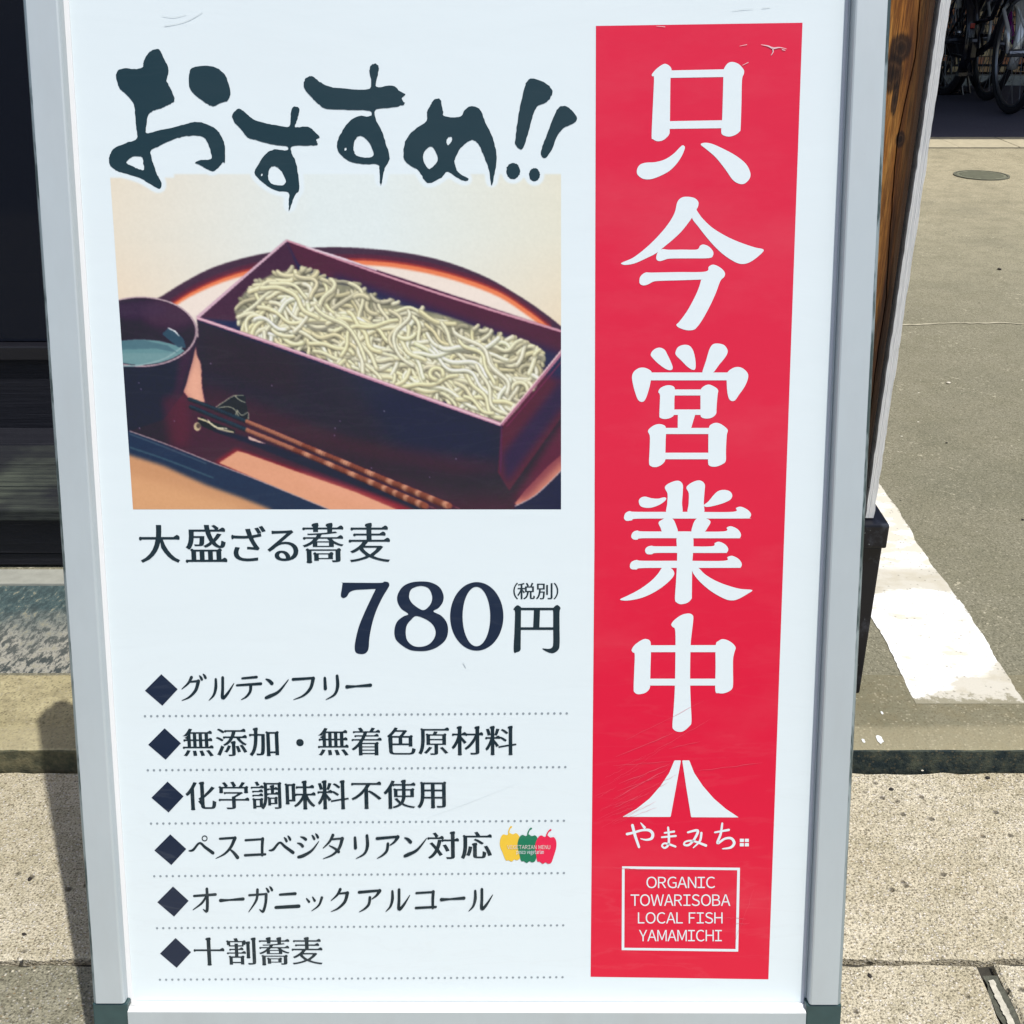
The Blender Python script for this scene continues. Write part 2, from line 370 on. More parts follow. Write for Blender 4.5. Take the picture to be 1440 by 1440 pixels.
# two worn greyer patches across the line
wear = g.math('MULTIPLY', g.ramp(wy, [(.285, 0.), (.30, 1.)]), g.ramp(wy, [(.36, 1.), (.385, 0.)]))
wear2 = g.ramp(g.math('SUBTRACT', wy, g.math('MULTIPLY', s[0], .62)), [(.000, 1.), (.008, 0.)])
c = g.mix(g.math('MULTIPLY', g.math('MAXIMUM', wear, wear2), .8), c, C(196, 190, 172, .74))
c = g.mix(g.math('MULTIPLY', g.math('GREATER_THAN', sc_[0], .84), g.ramp(spk, [(.2, .7), (.4, 0.)])), c, C(150, 148, 136, .7))
ed = g.math('ABSOLUTE', g.math('SUBTRACT', s[0], .073)); chip = g.math('ADD', ed, g.math('MULTIPLY', g.math('SUBTRACT', g.noise(70, 5, .7), .5), .03))
c = g.mix(g.ramp(chip, [(.0755, 0.), (.0775, 1.)]), c, C(138, 134, 113, KG)); c = g.mix(g.ramp(g.math('ADD', s[1], g.math('MULTIPLY', g.math('SUBTRACT', g.noise(60, 5, .7), .5), .10)), [(.008, .9), (.018, 0.)]), c, C(150, 145, 122, KG))
g.bump(fine, .5, .0012); m_paint = g.out(c, .75, .3)
x0l, x1l = .534, .684
vl, vr = [], []
ys_ = [1.281 + i * .008 for i in range(560)]
for y in ys_:
    j = random.uniform(-.0008, .0008) + .002*math.sin(y*23); k = random.uniform(-.0009, .0009) + .003*math.sin(y*17+1) + .0012*math.sin(y*71)
    vl.append((x0l + j - x0l, y - 1.281, 0)); vr.append((x1l + k - x0l - .004, y - 1.281, 0))
vv = vl + vr; n = len(vl); ff = [(i, n+i, n+i+1, i+1) for i in range(n-1)]
pl = tag(mesh_obj('painted_line', vv, ff, m_paint), kind='structure'); pl.location = (x0l, 1.281, UP + .0005)
m_drip = plain('white_drip', C(232, 236, 236, .8), .7, noise=.1, nscale=200)
for (px, py, s_) in ((1237, 1040, .010), (1214, 1042, .005), (1240, 1003, .004)):   # drips of the same paint
    p = on_ground(px, py, UP); vv = [(s_ * .5 * math.cos(a) * random.uniform(.6, 1), s_ * 1.1 * math.sin(a) * random.uniform(.6, 1), 0) for a in np.linspace(0, 2*math.pi, 11)[:-1]]
    o = mesh_obj('paint_drip', vv, [tuple(range(10))], m_drip, kerb); o.location = (p.x, p.y - 1.182, UP + .0008)

# small stones and bits of dirt lying about
m_bit = [plain('dark_bit', C(46, 40, 36, .6), .8, noise=.2), plain('pale_bit', C(220, 214, 198, .8), .8, noise=.1)]
def pebble(px, py, s_, z, m_, parent):
    p = on_ground(px, py, z); bm = bmesh.new(); bmesh.ops.create_icosphere(bm, subdivisions=1, radius=1)
    for v in bm.verts: v.co = Vector((v.co.x * s_ * random.uniform(.6, 1.3), v.co.y * s_ * random.uniform(.5, .9), v.co.z * s_ * .45))
    me = bpy.data.meshes.new('pebble'); bm.to_mesh(me); bm.free(); me.materials.append(m_)
    o = bpy.data.objects.new('pebble', me); COL.objects.link(o); o.location = (p.x, p.y, z + s_ * .2); o.rotation_euler.z = random.uniform(0, 3)
    return o
P_ = [(1253,1110,.0036,0,0,'dark crumb of grit on the aggregate slab just below the kerb, beside the sign'),
      (1389,1094,.0036,0,0,'black crumb lying against the foot of the kerb near the right edge'),
      (1297,1084,.002,0,1,'tiny white crumb in the joint at the foot of the kerb'),
      (1223,1373,.003,0,0,'dark crumb just below the slab joint, close to the lower right corner of the sign'),
      (1331,623,.003,UP,0,'dark speck on the concrete yard right of the post foot'),
      (1438,731,.0035,UP,0,'black crumb on the yard at the right edge of the picture'),
      (1405,379,.008,UP,0,'black crumb on the yard between the manhole cover and the pale crack'),
      (1334,539,.006,UP,1,'white crumb on the yard below the pale filled crack'),
      (42,1237,.0035,0,0,'black pebble on the paving halfway down the left edge'),
      (34,1314,.003,0,0,'dark pebble on the paving just above the lower left slab joint'),
      (29,1350,.003,0,1,'white pebble lying in the lower left slab joint')]
for px, py, s_, z, k, lb in P_:
    tag(pebble(px, py, s_, z, m_bit[k], None), lb, 'pebble')

# manhole cover
mh = on_ground(1380, 247, UP)
man = tag(empty('manhole_cover', (mh.x, mh.y, UP)), 'round dull grey manhole cover set in the far concrete yard', 'manhole cover')
def disc(mb, r0, r1, z0, z1, n=40):
    v = []; f = []
    for k in range(n):
        a = 2*math.pi*k/n; c_, s_ = math.cos(a), math.sin(a)
        v += [(r0*c_, r0*s_, z0), (r0*c_, r0*s_, z1), (r1*c_, r1*s_, z1), (r1*c_, r1*s_, z0)]
    for k in range(n):
        j = (k+1) % n
        f += [(4*k, 4*k+1, 4*j+1, 4*j), (4*k+1, 4*k+2, 4*j+2, 4*j+1), (4*k+2, 4*k+3, 4*j+3, 4*j+2)]
    mb.add(v, f)
m_iron = plain('dull_iron', C(130, 132, 112, .7), .75, metal=.1, noise=.15, nscale=30, bump=.6)
m_ring = plain('iron_ring', C(112, 114, 98, .65), .8, noise=.2, nscale=30)
mr = 0.110
mb = MB(); disc(mb, mr - .004, mr + .006, .0, .004); mb.build('rim', m_ring, man)
mb = MB(); disc(mb, .0005, mr - .007, .0, .003)
for k in range(-5, 6):
    h_ = math.sqrt(max(0, (mr-.02)**2 - (k*.017)**2)); mb.box(-h_, h_, k*.017-.004, k*.017+.004, .002, .0045)
mb.build('plate', m_iron, man)

# ------------------------------------------------------------------ ENTRANCE on the left
g = G('charred_wood'); mp = g.mapping((.35, 9, 9)); gr = g.noise(14, 6, .7, vec=mp); gr2 = g.noise(60, 4, .7, vec=g.mapping((.12, 10, 10))); big = g.noise(5, 4, .6)
c = g.mix(g.ramp(gr, [(.35, 0.), (.7, 1.)]), C(17, 20, 34, .5), C(40, 42, 54, .42))
c = g.mix(g.ramp(gr2, [(.62, 0.), (.70, .6)]), c, C(104, 106, 118, .5)); g.bump(gr, .7, .002); m_char = g.out(c, .65, .35)
g = G('weathered_plank'); gr = g.noise(16, 6, .7, vec=g.mapping((.3, 8, 8))); big = g.noise(4, 4, .6); s = g.sep()
c = g.mix(g.ramp(gr, [(.35, 0.), (.7, 1.)]), C(36, 42, 44, .6), C(100, 108, 96, .6))
c = g.mix(g.ramp(big, [(.42, 0.), (.58, .9)]), c, C(30, 32, 42, .6)); g.bump(gr, .8, .0025); m_weath = g.out(c, .8, .25)  # weathered grain; the dark patches also paint shade around the ledge's sun patch
m_sill = plain('pale_sill', C(176, 178, 168, .62), .9, noise=.15, nscale=50, bump=.5)
YS = 1.600
tag(mesh_obj('threshold', *(lambda m: (m.v, m.f))((lambda m: (m.box(-2.2, .28, YS-.002, YS+.045, 0, UP+.004, .002), m)[1])(MB())), m_sill), 'pale concrete threshold strip at the foot of the wooden step', 'threshold')
st = tag(empty('wooden_step', (-1.0, YS+.033, UP)), 'low black charred wooden step in the dark entrance left of the sign', 'step')
zt = 0.145 - UP
for i, (a, b, dy) in enumerate(((.004, zt*.22, .004), (zt*.24, zt*.80, .0))):
    mb = MB(); mb.box(-1.2, 1.28, .02 + dy, .045, a, b, .002); mb.build('riser_board', m_char, st)
for i in range(4):
    y0 = .0 + i * .088
    mb = MB(); mb.box(-1.2, 1.28, y0, y0 + .084, zt*.82, zt, .003); mb.build('tread_plank', m_weath if i < 3 else m_char, st)
# entrance front: base board, rail, dark glass with an interior behind it
m_glass = bpy.data.materials.new('shop_glass'); m_glass.use_nodes = True
gb = m_glass.node_tree.nodes['Principled BSDF']; gb.inputs['Base Color'].default_value = (.02, .025, .04, 1); gb.inputs['Roughness'].default_value = .06
gb.inputs['Transmission Weight'].default_value = .55; gb.inputs['IOR'].default_value = 1.15
m_dark = plain('dark_lacquer', C(26, 27, 40, .4), .5, noise=.2, nscale=8)
m_int = plain('dim_interior', C(70, 70, 90, .8), .8, noise=.3, nscale=3)
ent = tag(empty('entrance_front', (-1.0, 1.972, UP)), 'dark glazed shop entrance above the wooden step at the left edge', 'shopfront')
mb = MB(); mb.box(-1.2, 1.32, 0, .03, .10, .243, .003); mb.build('base_board', m_char, ent)
mb = MB(); mb.box(-1.2, 1.32, -.012, .045, .245, .272, .003); mb.build('bottom_rail', m_dark, ent)
for x in (-1.2, -.42, .36, 1.27):
    mb = MB(); mb.box(x, x+.05, -.008, .04, .274, 2.1, .003); mb.build('stile', m_dark, ent)
for x in (-1.14, -.36, .42):
    mb = MB(); mb.box(x, x+.71, .012, .018, .274, 2.1); mb.build('glass_pane', m_glass, ent)
mb = MB(); mb.box(-1.2, 1.32, -.02, .06, 2.102, 2.45, .004); mb.build('lintel', m_char, ent)
mb = MB(); mb.box(-1.2, 1.3, 1.5, 1.55, 0, 2.45); mb.box(-1.25, -1.21, .05, 1.55, 0, 2.45); mb.box(1.32, 1.36, .05, 1.55, 0, 2.45); mb.box(-1.25, 1.36, .06, 1.55, 2.455, 2.5); mb.build('interior_wall', m_int, ent)
mb = MB(); mb.box(-1.2, 1.3, .05, 1.5, .0, .02); mb.build('interior_floor', plain('interior_floor', C(70, 66, 72, .4), .6, noise=.3, nscale=6), ent)
mb = MB(); mb.box(-1.0, .6, .7, 1.1, .60, .64, .004); [mb.box(x, x+.05, .75, .8, .02, .6) for x in (-.95, .5)]; mb.build('counter', plain('counter_wood', C(78, 66, 66, .5), .5, noise=.2), ent)
# unseen eave, placed to shade the entrance
ev = tag(empty('eave', (-1.0, 1.50, 2.52)), 'dark timber eave roof placed to shade the entrance, unseen above the picture', 'roof')
mb = MB(); mb.box(-1.4, 1.40, .0, 2.2, 0, .05, .004); mb.build('soffit', m_char, ev)
for k in range(7):
    mb = MB(); mb.box(-1.3 + k*.42, -1.24 + k*.42, .02, 1.2, -.07, -.001, .003); mb.build('rafter', m_char, ev)
# boarded wall between the entrance and the post (behind the sign)
wl = tag(empty('boarded_wall', (.31, 1.62, UP)), 'dark vertical board wall behind the sign, beside the entrance', 'wall')
for k in range(1):
    mb = MB(); mb.box(.02, .10, 0, .46, 0.02, 2.45, .003); mb.build('board', m_char, wl)

# ------------------------------------------------------------------ WOODEN POST, WHITE PANEL, BLACK SHOE on the right
YP = 1.305; PXR = .4355
post = tag(empty('wooden_post', (PXR - .06, YP + .06, UP)), 'knotty orange brown timber post with a long crack, standing behind the sign', 'post')
g = G('knotty_timber'); s = g.sep()
warp = g.mapping((14, 14, 1.1)); gr = g.noise(5, 7, .62, vec=warp, dist=.6); fg = g.noise(60, 5, .7, vec=g.mapping((6, 6, .25))); fib = g.noise(240, 3, .7, vec=g.mapping((4, 4, .12)))
c = g.ramp(gr, [(.30, C(50, 32, 22, .75)), (.40, C(134, 82, 38, .80)), (.52, C(188, 124, 54, .84)), (.70, C(214, 158, 82, .86))])
c = g.mix(g.ramp(fg, [(.42, .7), (.56, 0.)]), c, C(110, 60, 26, .7))
c = g.mix(g.ramp(fib, [(.40, .5), (.52, 0.)]), c, C(84, 48, 26, .7))
# dark weathering that grows towards the foot and painted gap shade along the right arris
zz = g.math('ADD', s[2], g.math('MULTIPLY', g.math('SUBTRACT', gr, .5), .9))
c = g.mix(g.ramp(zz, [(.28, .95), (.62, .0)]), c, C(40, 30, 32, .6))
xx = g.math('ADD', s[0], g.math('MULTIPLY', g.math('SUBTRACT', fg, .5), .05))
c = g.mix(g.ramp(xx, [(.030, 0.), (.052, .92)]), c, C(34, 25, 20, .5))
def knot(cx, cz, rx, rz, g=g, s=s):
    dx = g.math('DIVIDE', g.math('SUBTRACT', s[0], cx), rx); dz = g.math('DIVIDE', g.math('SUBTRACT', s[2], cz), rz)
    d = g.math('SQRT', g.math('ADD', g.math('MULTIPLY', dx, dx), g.math('MULTIPLY', dz, dz)))
    return g.math('ADD', d, g.math('MULTIPLY', g.math('SUBTRACT', fg, .5), .9))
def at_post(px, py):
    r = ray(px, py); p = r * ((YP) / r.y) + Vector((0, 0, CAM_H)); return p.x - (PXR - .06), p.z - UP
for (px, py, rx, rz) in ((1267, 68, .013, .017), (1256, 104, .012, .022), (1266, 196, .006, .010), (1258, 140, .004, .020)):
    kx, kz = at_post(px, py); d = knot(kx, kz, rx, rz)
    c = g.mix(g.ramp(d, [(.0, 1.), (.75, .85), (1.25, 0.)]), c, C(38, 26, 24, .6))
    c = g.mix(g.ramp(d, [(.35, 0.), (.45, .45), (.55, 0.)]), c, C(104, 74, 52, .7))
g.bump(g.math('ADD', gr, fib), .6, .0018); m_post = g.out(c, .55, .3)
# front face is a grid with the crack as a real groove
zt_, zb_ = 2.45, .285 - UP; nz = 90; v = []; f = []
ck = [at_post(px, py) for px, py in ((1294, 0), (1291, 40), (1287, 80), (1278, 120), (1270, 160), (1262, 200), (1256, 260), (1252, 330), (1246, 420))]
def crack_x(z):
    pz = sorted([(b, a) for a, b in ck]); zs_ = [q[0] for q in pz]; xs_ = [q[1] for q in pz]
    return float(np.interp(z, zs_, xs_)) + .0004 * math.sin(z * 50) + .0003 * math.sin(z * 210)
xl, xr = -.064, .0595
for i in range(nz + 1):
    z = zb_ + (zt_ - zb_) * i / nz if i > 60 else zb_ + .95 * i / 60
    z = zb_ + (.95 * i / 60 if i <= 60 else .95 + (zt_ - zb_ - .95) * (i - 60) / 30)
    cx = crack_x(z); w = .0007
    cols = [(xl, .004), (xl + .004, 0.), (cx - .006, 0.), (cx - w, .0006), (cx, .008), (cx + w, .0006), (cx + .006, 0.), (xr - .008, 0.), (xr - .002, .003), (xr, .010)]
    for x, y in cols: v.append((x, y - .06, z))
ncx = 10
for i in range(nz):
    for j in range(ncx - 1):
        a = i*ncx + j; f.append((a, a+1, a+ncx+1, a+ncx))
n0 = len(v); v += [(xl, .06, zb_), (xr, .06, zb_), (xl, .06, zt_), (xr, .06, zt_)]
f += [(n0, n0+2, nz*ncx, 0) if False else (0, n0, n0+2, nz*ncx)[::-1], (ncx-1, nz*ncx+ncx-1, n0+3, n0+1)[::-1], (n0+1, n0, n0+2, n0+3), tuple(range(nz*ncx, nz*ncx+ncx)) + (n0+3, n0+2)]
mesh_obj('shaft', v, f, m_post, post)
g = G('black_shoe'); n1 = g.noise(26, 6, .7); n2 = g.noise(120, 4, .7)
c = g.mix(g.ramp(n1, [(.56, 0.), (.66, .5)]), C(18, 20, 34, .5), C(92, 98, 112, .5)); c = g.mix(g.ramp(n2, [(.64, 0.), (.7, .8)]), c, C(150, 158, 160, .6))
g.bump(n1, .4, .001); m_shoe = g.out(c, .38, .4)
ztop = .285 - UP
mb = MB(); mb.box(-.075, .0890, -.0, .135, .0, ztop - .034, .003); sh = mb.build('metal_shoe', m_shoe, post); sh.location = (0, -.06, 0)
mb = MB(); mb.box(-.085, .0915, -.008, .142, ztop - .033, ztop, .003); sh = mb.build('shoe_collar', m_shoe, post); sh.location = (0, -.06, 0)
# white painted panel edge fixed to the right of the post
g = G('chalky_white_paint'); gr = g.noise(30, 5, .7, vec=g.mapping((26, 26, .5))); ch = g.noise(60, 4, .7); n3 = g.noise(300, 3, .6, vec=g.mapping((6, 6, .2)))
c = g.mix(g.ramp(gr, [(.38, .4), (.56, 0.)]), C(250, 252, 252, .80), C(196, 204, 210, .80))
c = g.mix(g.ramp(ch, [(.66, 0.), (.70, .9)]), c, C(96, 92, 90, .6)); g.bump(g.math('ADD', gr, n3), .8, .0012); m_wht = g.out(c, .7, .3)
v = []; f = []; xa, xb = .4393, .4515
for i in range(121):
    z = .287 + 1.25 * i / 120
    w1 = random.uniform(-.0005, .0005); w2 = random.uniform(-.0006, .0006)
    pass
    xm = (xa + xb) / 2
    for x, y in ((xa + w1, .004), (xa + .001 + w1, 0), (xm - .0022, .0), (xm - .0016, .0003), (xm - .001, .0), (xm + .0016, 0), (xm + .0021, .0002), (xm + .0027, 0), (xb - .0008 + w2, 0), (xb + w2, .003)):
        v.append((x, YP + .008 + y, z))
for i in range(120):
    for j in range(9): a = i*10+j; f.append((a, a+1, a+11, a+10))
n0 = len(v)
v += [(xa, YP+.36, .287), (xb, YP+.36, .287), (xa, YP+.36, 1.537), (xb, YP+.36, 1.537)]
f += [(0, n0, n0+2, 1200)[::-1], (9, 1209, n0+3, n0+1)[::-1], (n0+1, n0, n0+2, n0+3), tuple(range(1200, 1210)) + (n0+3, n0+2), (n0, n0+1) + tuple(range(9, -1, -1))]
tag(mesh_obj('white_panel', v, f, m_wht), 'narrow chipped white painted board edge running up the right side of the post', 'panel')

# ------------------------------------------------------------------ BICYCLES, WALL, ADDED SHELTER
m_tyre = plain('tyre_rubber', (.012, .012, .016, 1), .8, noise=.1)
m_rim = plain('rim_alloy', C(170, 175, 182, .6), .35, metal=.9, noise=.05)
m_blk = plain('black_gloss', (.010, .010, .016, 1), .25, noise=.05, coat=.5)
m_pur = plain('purple_paint', C(150, 30, 150, .8), .25, noise=.05, coat=.6)
m_red = plain('dark_red_paint', C(120, 24, 26, .8), .3, noise=.05, coat=.5)
m_blu = plain('slate_blue_paint', C(60, 66, 90, .7), .3, noise=.05, coat=.5)
m_sil = plain('silver_guard', C(235, 240, 242, .85), .25, metal=.5, noise=.03)
m_sad = plain('saddle_vinyl', (.016, .015, .018, 1), .5, noise=.1)
m_refl = plain('reflector_red', (.35, .01, .01, 1), .2, noise=.02)
WR = .335
_wheel = {}
def wheel_parts(parent, y, guard):
    w = empty('wheel'); w.parent = parent; w.location = (0, y, WR)
    if not _wheel:
        def ring(r, rt, seg=40, s2=8, flat=1.0):
            mb = MB(); mb.tube([(0, r*math.cos(2*math.pi*k/seg), r*math.sin(2*math.pi*k/seg)) for k in range(seg)], rt, s2, True); return mb
        t_ = ring(WR - .019, .019); _wheel['tyre'] = t_.build('tyre', m_tyre, None, True).data
        r_ = ring(WR - .044, .010); _wheel['rim'] = r_.build('rim', m_rim, None, True).data
        mb = MB(); mb.tube([(-.045, 0, 0), (.045, 0, 0)], .022, 10)
        for k in range(18):
            a = 2*math.pi*k/18; mb.tube([((-1)**k*.028, .02*math.cos(a+.5), .02*math.sin(a+.5)), (0, (WR-.05)*math.cos(a), (WR-.05)*math.sin(a))], .0016, 4)
        _wheel['spokes'] = mb.build('spokes', m_rim, None).data
        for o in [o for o in COL.objects if o.name.split('.')[0] in ('tyre', 'rim', 'spokes') and o.parent is None]: bpy.data.objects.remove(o)
    for nme in ('tyre', 'rim', 'spokes'):
        o = bpy.data.objects.new(nme, _wheel[nme]); COL.objects.link(o); o.parent = w
    if True:
        v = []; f = []; n = 22; a0, a1 = (R(-8), R(172)) if y > 0 else (R(20), R(200))
        a0, a1 = (R(-20), R(150)) if y > 0 else (R(30), R(205))
        for i in range(n+1):
            a = a0 + (a1-a0)*i/n
            for x, rr in ((-.030, WR+.004), (-.022, WR+.014), (0, WR+.019), (.022, WR+.014), (.030, WR+.004)):
                v.append((x, rr*math.cos(a), rr*math.sin(a)))
        for i in range(n):
            for j in range(4): q = i*5+j; f.append((q, q+1, q+6, q+5))
        o = mesh_obj('mudguard', v, f, guard, w, True); mdf = o.modifiers.new('thick', 'SOLIDIFY'); mdf.thickness = .0015
def bicycle(x, y_near, heading, paint, guard, label, basket=True, tilt=0.0):
    """y_near is where the nearer wheel touches the ground; the front wheel is at local +y"""
    half = .52
    cy = y_near + half
    b = empty('bicycle', (x, cy, UP + .003)); b.rotation_euler = (0, R(tilt), R(180) if heading < 0 else 0)
    tag(b, label, 'bicycle', 'bicycles parked in a row before the tiled wall')
    wheel_parts(b, half, guard); wheel_parts(b, -half, guard)
    bb = Vector((0, -.10, .28)); seat = Vector((0, -.26, .72)); head0 = Vector((0, .33, .62)); head1 = Vector((0, .29, .80)); ax = Vector((0, -half, WR)); fx = Vector((0, half, WR))
    mb = MB(); mb.tube([bb, seat], .016, 8); mb.tube([head0, Vector((0, .12, .36)), bb], .020, 8); mb.tube([head1 - Vector((0, -.01, .04)), Vector((0, .08, .5)), bb + (seat-bb)*.4], .015, 8); mb.tube([head0, head1], .019, 8)
    for s_ in (-1, 1):
        mb.tube([bb + Vector((s_*.03, 0, 0)), ax + Vector((s_*.055, 0, 0))], .010, 6); mb.tube([bb + (seat-bb)*.85, ax + Vector((s_*.055, 0, 0))], .008, 6)
    mb.build('frame', paint, b, True)
    mb = MB()
    for s_ in (-1, 1): mb.tube([head0 + Vector((0, .01, -.02)), head0 + Vector((s_*.045, .03, -.06)), fx + Vector((s_*.05, -.03, .12)), fx + Vector((s_*.05, 0, 0))], .011, 6)
    mb.build('fork', m_sil, b, True)
    mb = MB(); mb.tube([head1, head1 + Vector((0, -.02, .12))], .012, 8)
    mb.tube([(-.27, .05, .93), (-.22, .17, .96), (-.08, .27, .95), (0, .27, .93), (.08, .27, .95), (.22, .17, .96), (.27, .05, .93)], .011, 8); mb.build('handlebar', m_rim, b, True)
    mb = MB(); mb.tube([seat, seat + Vector((0, -.02, .10))], .012, 8); mb.build('seat_post', m_rim, b, True)
    v = [(-.08, -.38, .84), (.08, -.38, .84), (.085, -.30, .85), (.02, -.10, .84), (-.02, -.10, .84), (-.085, -.30, .85)]
    v += [(a, c_, d-.05) for a, c_, d in v]
    o = mesh_obj('saddle', v, [(0,1,2,3,4,5)[::-1], (6,7,8,9,10,11)] + [(i, (i+1) % 6, (i+1) % 6+6, i+6) for i in range(6)], m_sad, b); bv = o.modifiers.new('round', 'BEVEL'); bv.width = .015; bv.segments = 2
    mb = MB(); mb.box(.045, .055, -.55, -.02, .25, .38, .02); mb.build('chain_guard', guard, b)
    for s_ in (-1, 1):
        mb = MB(); mb.tube([bb + Vector((s_*.04, 0, 0)), bb + Vector((s_*.06, s_*.12, -s_*.10))], .008, 6); q = bb + Vector((s_*.06, s_*.12, -s_*.10)); mb.box(*(sorted((q.x, q.x + s_*.09))), q.y-.03, q.y+.03, q.z-.01, q.z+.01); mb.build('pedal', m_blk, b)
    mb = MB(); mb.tube([(-.05, -.50, .32), (-.14, -.52, .0)], .008, 6); mb.tube([(.05, -.50, .32), (.14, -.52, .0)], .008, 6); mb.tube([(-.14, -.52, .008), (.14, -.52, .008)], .008, 6); mb.build('kickstand', m_blk, b)
    mb = MB(); mb.box(-.014, .014, -half-.36+.005, -half-.345, .43, .46, .004); mb.build('rear_reflector', m_refl, b)
    mb = MB(); mb.tube([(0, .42, .70), (0, .50, .70)], [.022, .034], 10); mb.build('headlamp', m_sil, b)
    mb = MB()
    for s_ in (-.055, .055): mb.tube([(s_, -.28, .70), (s_, -.74, .71)], .006, 6)
    for k in range(4): mb.tube([(-.055, -.36-.11*k, .705), (.055, -.36-.11*k, .705)], .005, 6)
    mb.tube([(-.055, -.70, .70), (-.055, -half, WR)], .005, 6); mb.tube([(.055, -.70, .70), (.055, -half, WR)], .005, 6); mb.build('rear_rack', m_blk, b)
    if basket:
        mb = MB()
        for z_, w_ in ((.74, .12), (.82, .145), (.90, .165), (.97, .18)):
            mb.tube([(-w_, .40, z_), (w_, .40, z_), (w_, .40+w_*1.4, z_), (-w_, .40+w_*1.4, z_)], .003, 5, True)
        for k in range(7):
            t = -1 + k/3; mb.tube([(t*.12, .40, .74), (t*.18, .40, .97)], .0022, 4); mb.tube([(t*.12, .40+.168, .74), (t*.18, .40+.252, .97)], .0022, 4); mb.tube([(t*.12, .40, .74), (t*.12, .568, .74)], .0022, 4)
        mb.build('basket', m_blk, b)
    return b
wA = on_ground(1372, 138, UP); wB = on_ground(1328, 134, UP); wC = on_ground(1412, 161, UP)
bicycle(wB.x - .02, wB.y, 1, m_blu, m_blk, 'slate blue bicycle nearest the post, partly hidden by the white board', True, 1)
bicycle(wA.x, wA.y - .15, -1, m_blk, m_sil, 'black bicycle with silver mudguards in the middle of the row', True, -3)
bicycle(wC.x + .02, wC.y, -1, m_blk, m_blk, 'black bicycle with black mudguards standing nearest the viewer', True, 2)
bicycle(wC.x + .30, wC.y + .22, 1, m_pur, m_blk, 'purple framed bicycle at the right edge of the photo', False, 1)
# thin fence rods and a low pale rail behind the bicycles
fe = tag(empty('wire_fence', (3.4, 8.98, UP)), 'thin dark wire fence between the bicycles and the tiled wall', 'fence')
m_wire = plain('dark_wire', (.012, .012, .018, 1), .5)
for k in range(36):
    mb = MB(); mb.tube([(0, 0, 0), (0, 0, 1.3)], .003, 5); o = mb.build('fence_wire', m_wire, fe); o.location.x = -1.0 + k * .06
for z_ in (.12, .7, 1.28):
    mb = MB(); mb.tube([(-1.05, 0, z_), (1.15, 0, z_)], .008, 6); mb.build('fence_rail', m_wire, fe)
tag(mesh_obj('edging_kerb', *(lambda m: (m.v, m.f))((lambda m: (m.box(1.5, 8, 8.80, 8.88, .0, UP+.07, .01), m)[1])(MB())), plain('pale_edging', C(190, 196, 190, .7), .9, noise=.2, nscale=40)), 'low pale concrete edging along the foot of the wire fence', 'edging')
# leafy scraps at the foot
mb = MB()
for k in range(420):
    x = random.uniform(2.6, 4.6); y = random.uniform(8.66, 8.80); z = UP + random.uniform(0, .10); a = random.uniform(0, 6.28); s_ = random.uniform(.012, .03)
    d = Vector((math.cos(a), math.sin(a)*.5, random.uniform(.1, .9))).normalized() * s_; e = Vector((-d.y, d.x, random.uniform(-.3, .3)*s_)) * .4
    p = Vector((x, y, z)); mb.add([p, p + d*.5 + e, p + d, p + d*.5 - e], [(0, 1, 2, 3)])
tag(mb.build('weeds', plain('weed_leaf', C(120, 128, 92, .7), .7, noise=.3, nscale=60)), 'straggling weeds along the pale edging behind the bicycles', 'weeds', kind='stuff')
# tiled wall
tw = tag(empty('tiled_wall', (2.7, 9.15, UP)), 'orange brown small tile wall behind the parked bicycles', 'wall')
mb = MB(); mb.box(-6, 8, .012, .25, 0, 3.2); mb.build('wall_core', plain('tile_grout', C(54, 42, 44, .6), .9, noise=.2), tw)
tm = [plain('wall_tile_%s' % k, c_, .45, noise=.15, nscale=30) for k, c_ in zip(('tan', 'rust', 'ochre'), (C(240, 190, 140, .95), C(228, 152, 108, .95), C(244, 208, 160, .95)))]
mb = MB(); mb.box(0, .108, 0, .015, 0, .048, .002); tbase = mb.build('tile', tm[0], tw); tmesh = [tbase.data] + [tbase.data.copy(), tbase.data.copy()]
for k in (1, 2): tmesh[k].materials.clear(); tmesh[k].materials.append(tm[k])
first = True
for r_ in range(16):
    for c_ in range(18):
        o = tbase if first else bpy.data.objects.new('tile', random.choice(tmesh)); 
        if not first: COL.objects.link(o); o.parent = tw
        first = False; o.location = (.35 + c_*.114 + (r_ % 2)*.057, random.uniform(-.001, .001), .06 + r_*.054)
# unseen shelter, added to cast the shade over the bicycles
sr = tag(empty('shade_shelter', (3.0, 5.55, UP)), 'unseen flat roofed cycle shelter added to shade the parked bicycles', 'shelter')
mb = MB(); mb.box(-5, 9, 0, 3.7, 2.42, 2.50); mb.build('roof', plain('shelter_roof', C(150, 152, 156, .6), .6, noise=.1), sr)
mb = MB(); mb.box(-5, 9, -.03, .0, 2.34, 2.54, .004); mb.build('fascia', m_rim, sr)
for x in (-3.6, 6.2):
    mb = MB(); mb.tube([(x, .3, 0), (x, .3, 2.42)], .04, 12); mb.build('shelter_post', m_rim, sr, True)

# ------------------------------------------------------------------ SIGN STAND
sign = tag(empty('sign_stand', (B0.x, B0.y + .10, 0.0)), 'white framed folding menu sign board with Japanese lettering on the pavement', 'sign stand')
SM = Matrix.Translation(sign.location)
def board_part(name, parent_is_sign=True, parent=None):
    pass
def bobj(name, verts, faces, mat, parent=None, smooth=False):
    """mesh given in board coordinates (u, v, n); parent must itself sit in board coordinates or be the sign"""
    o = mesh_obj(name, verts, faces, mat, None, smooth)
    if parent is None or parent is sign:
        o.parent = sign; o.matrix_local = SM.inverted() @ BOARD_M
    else:
        o.parent = parent
    return o
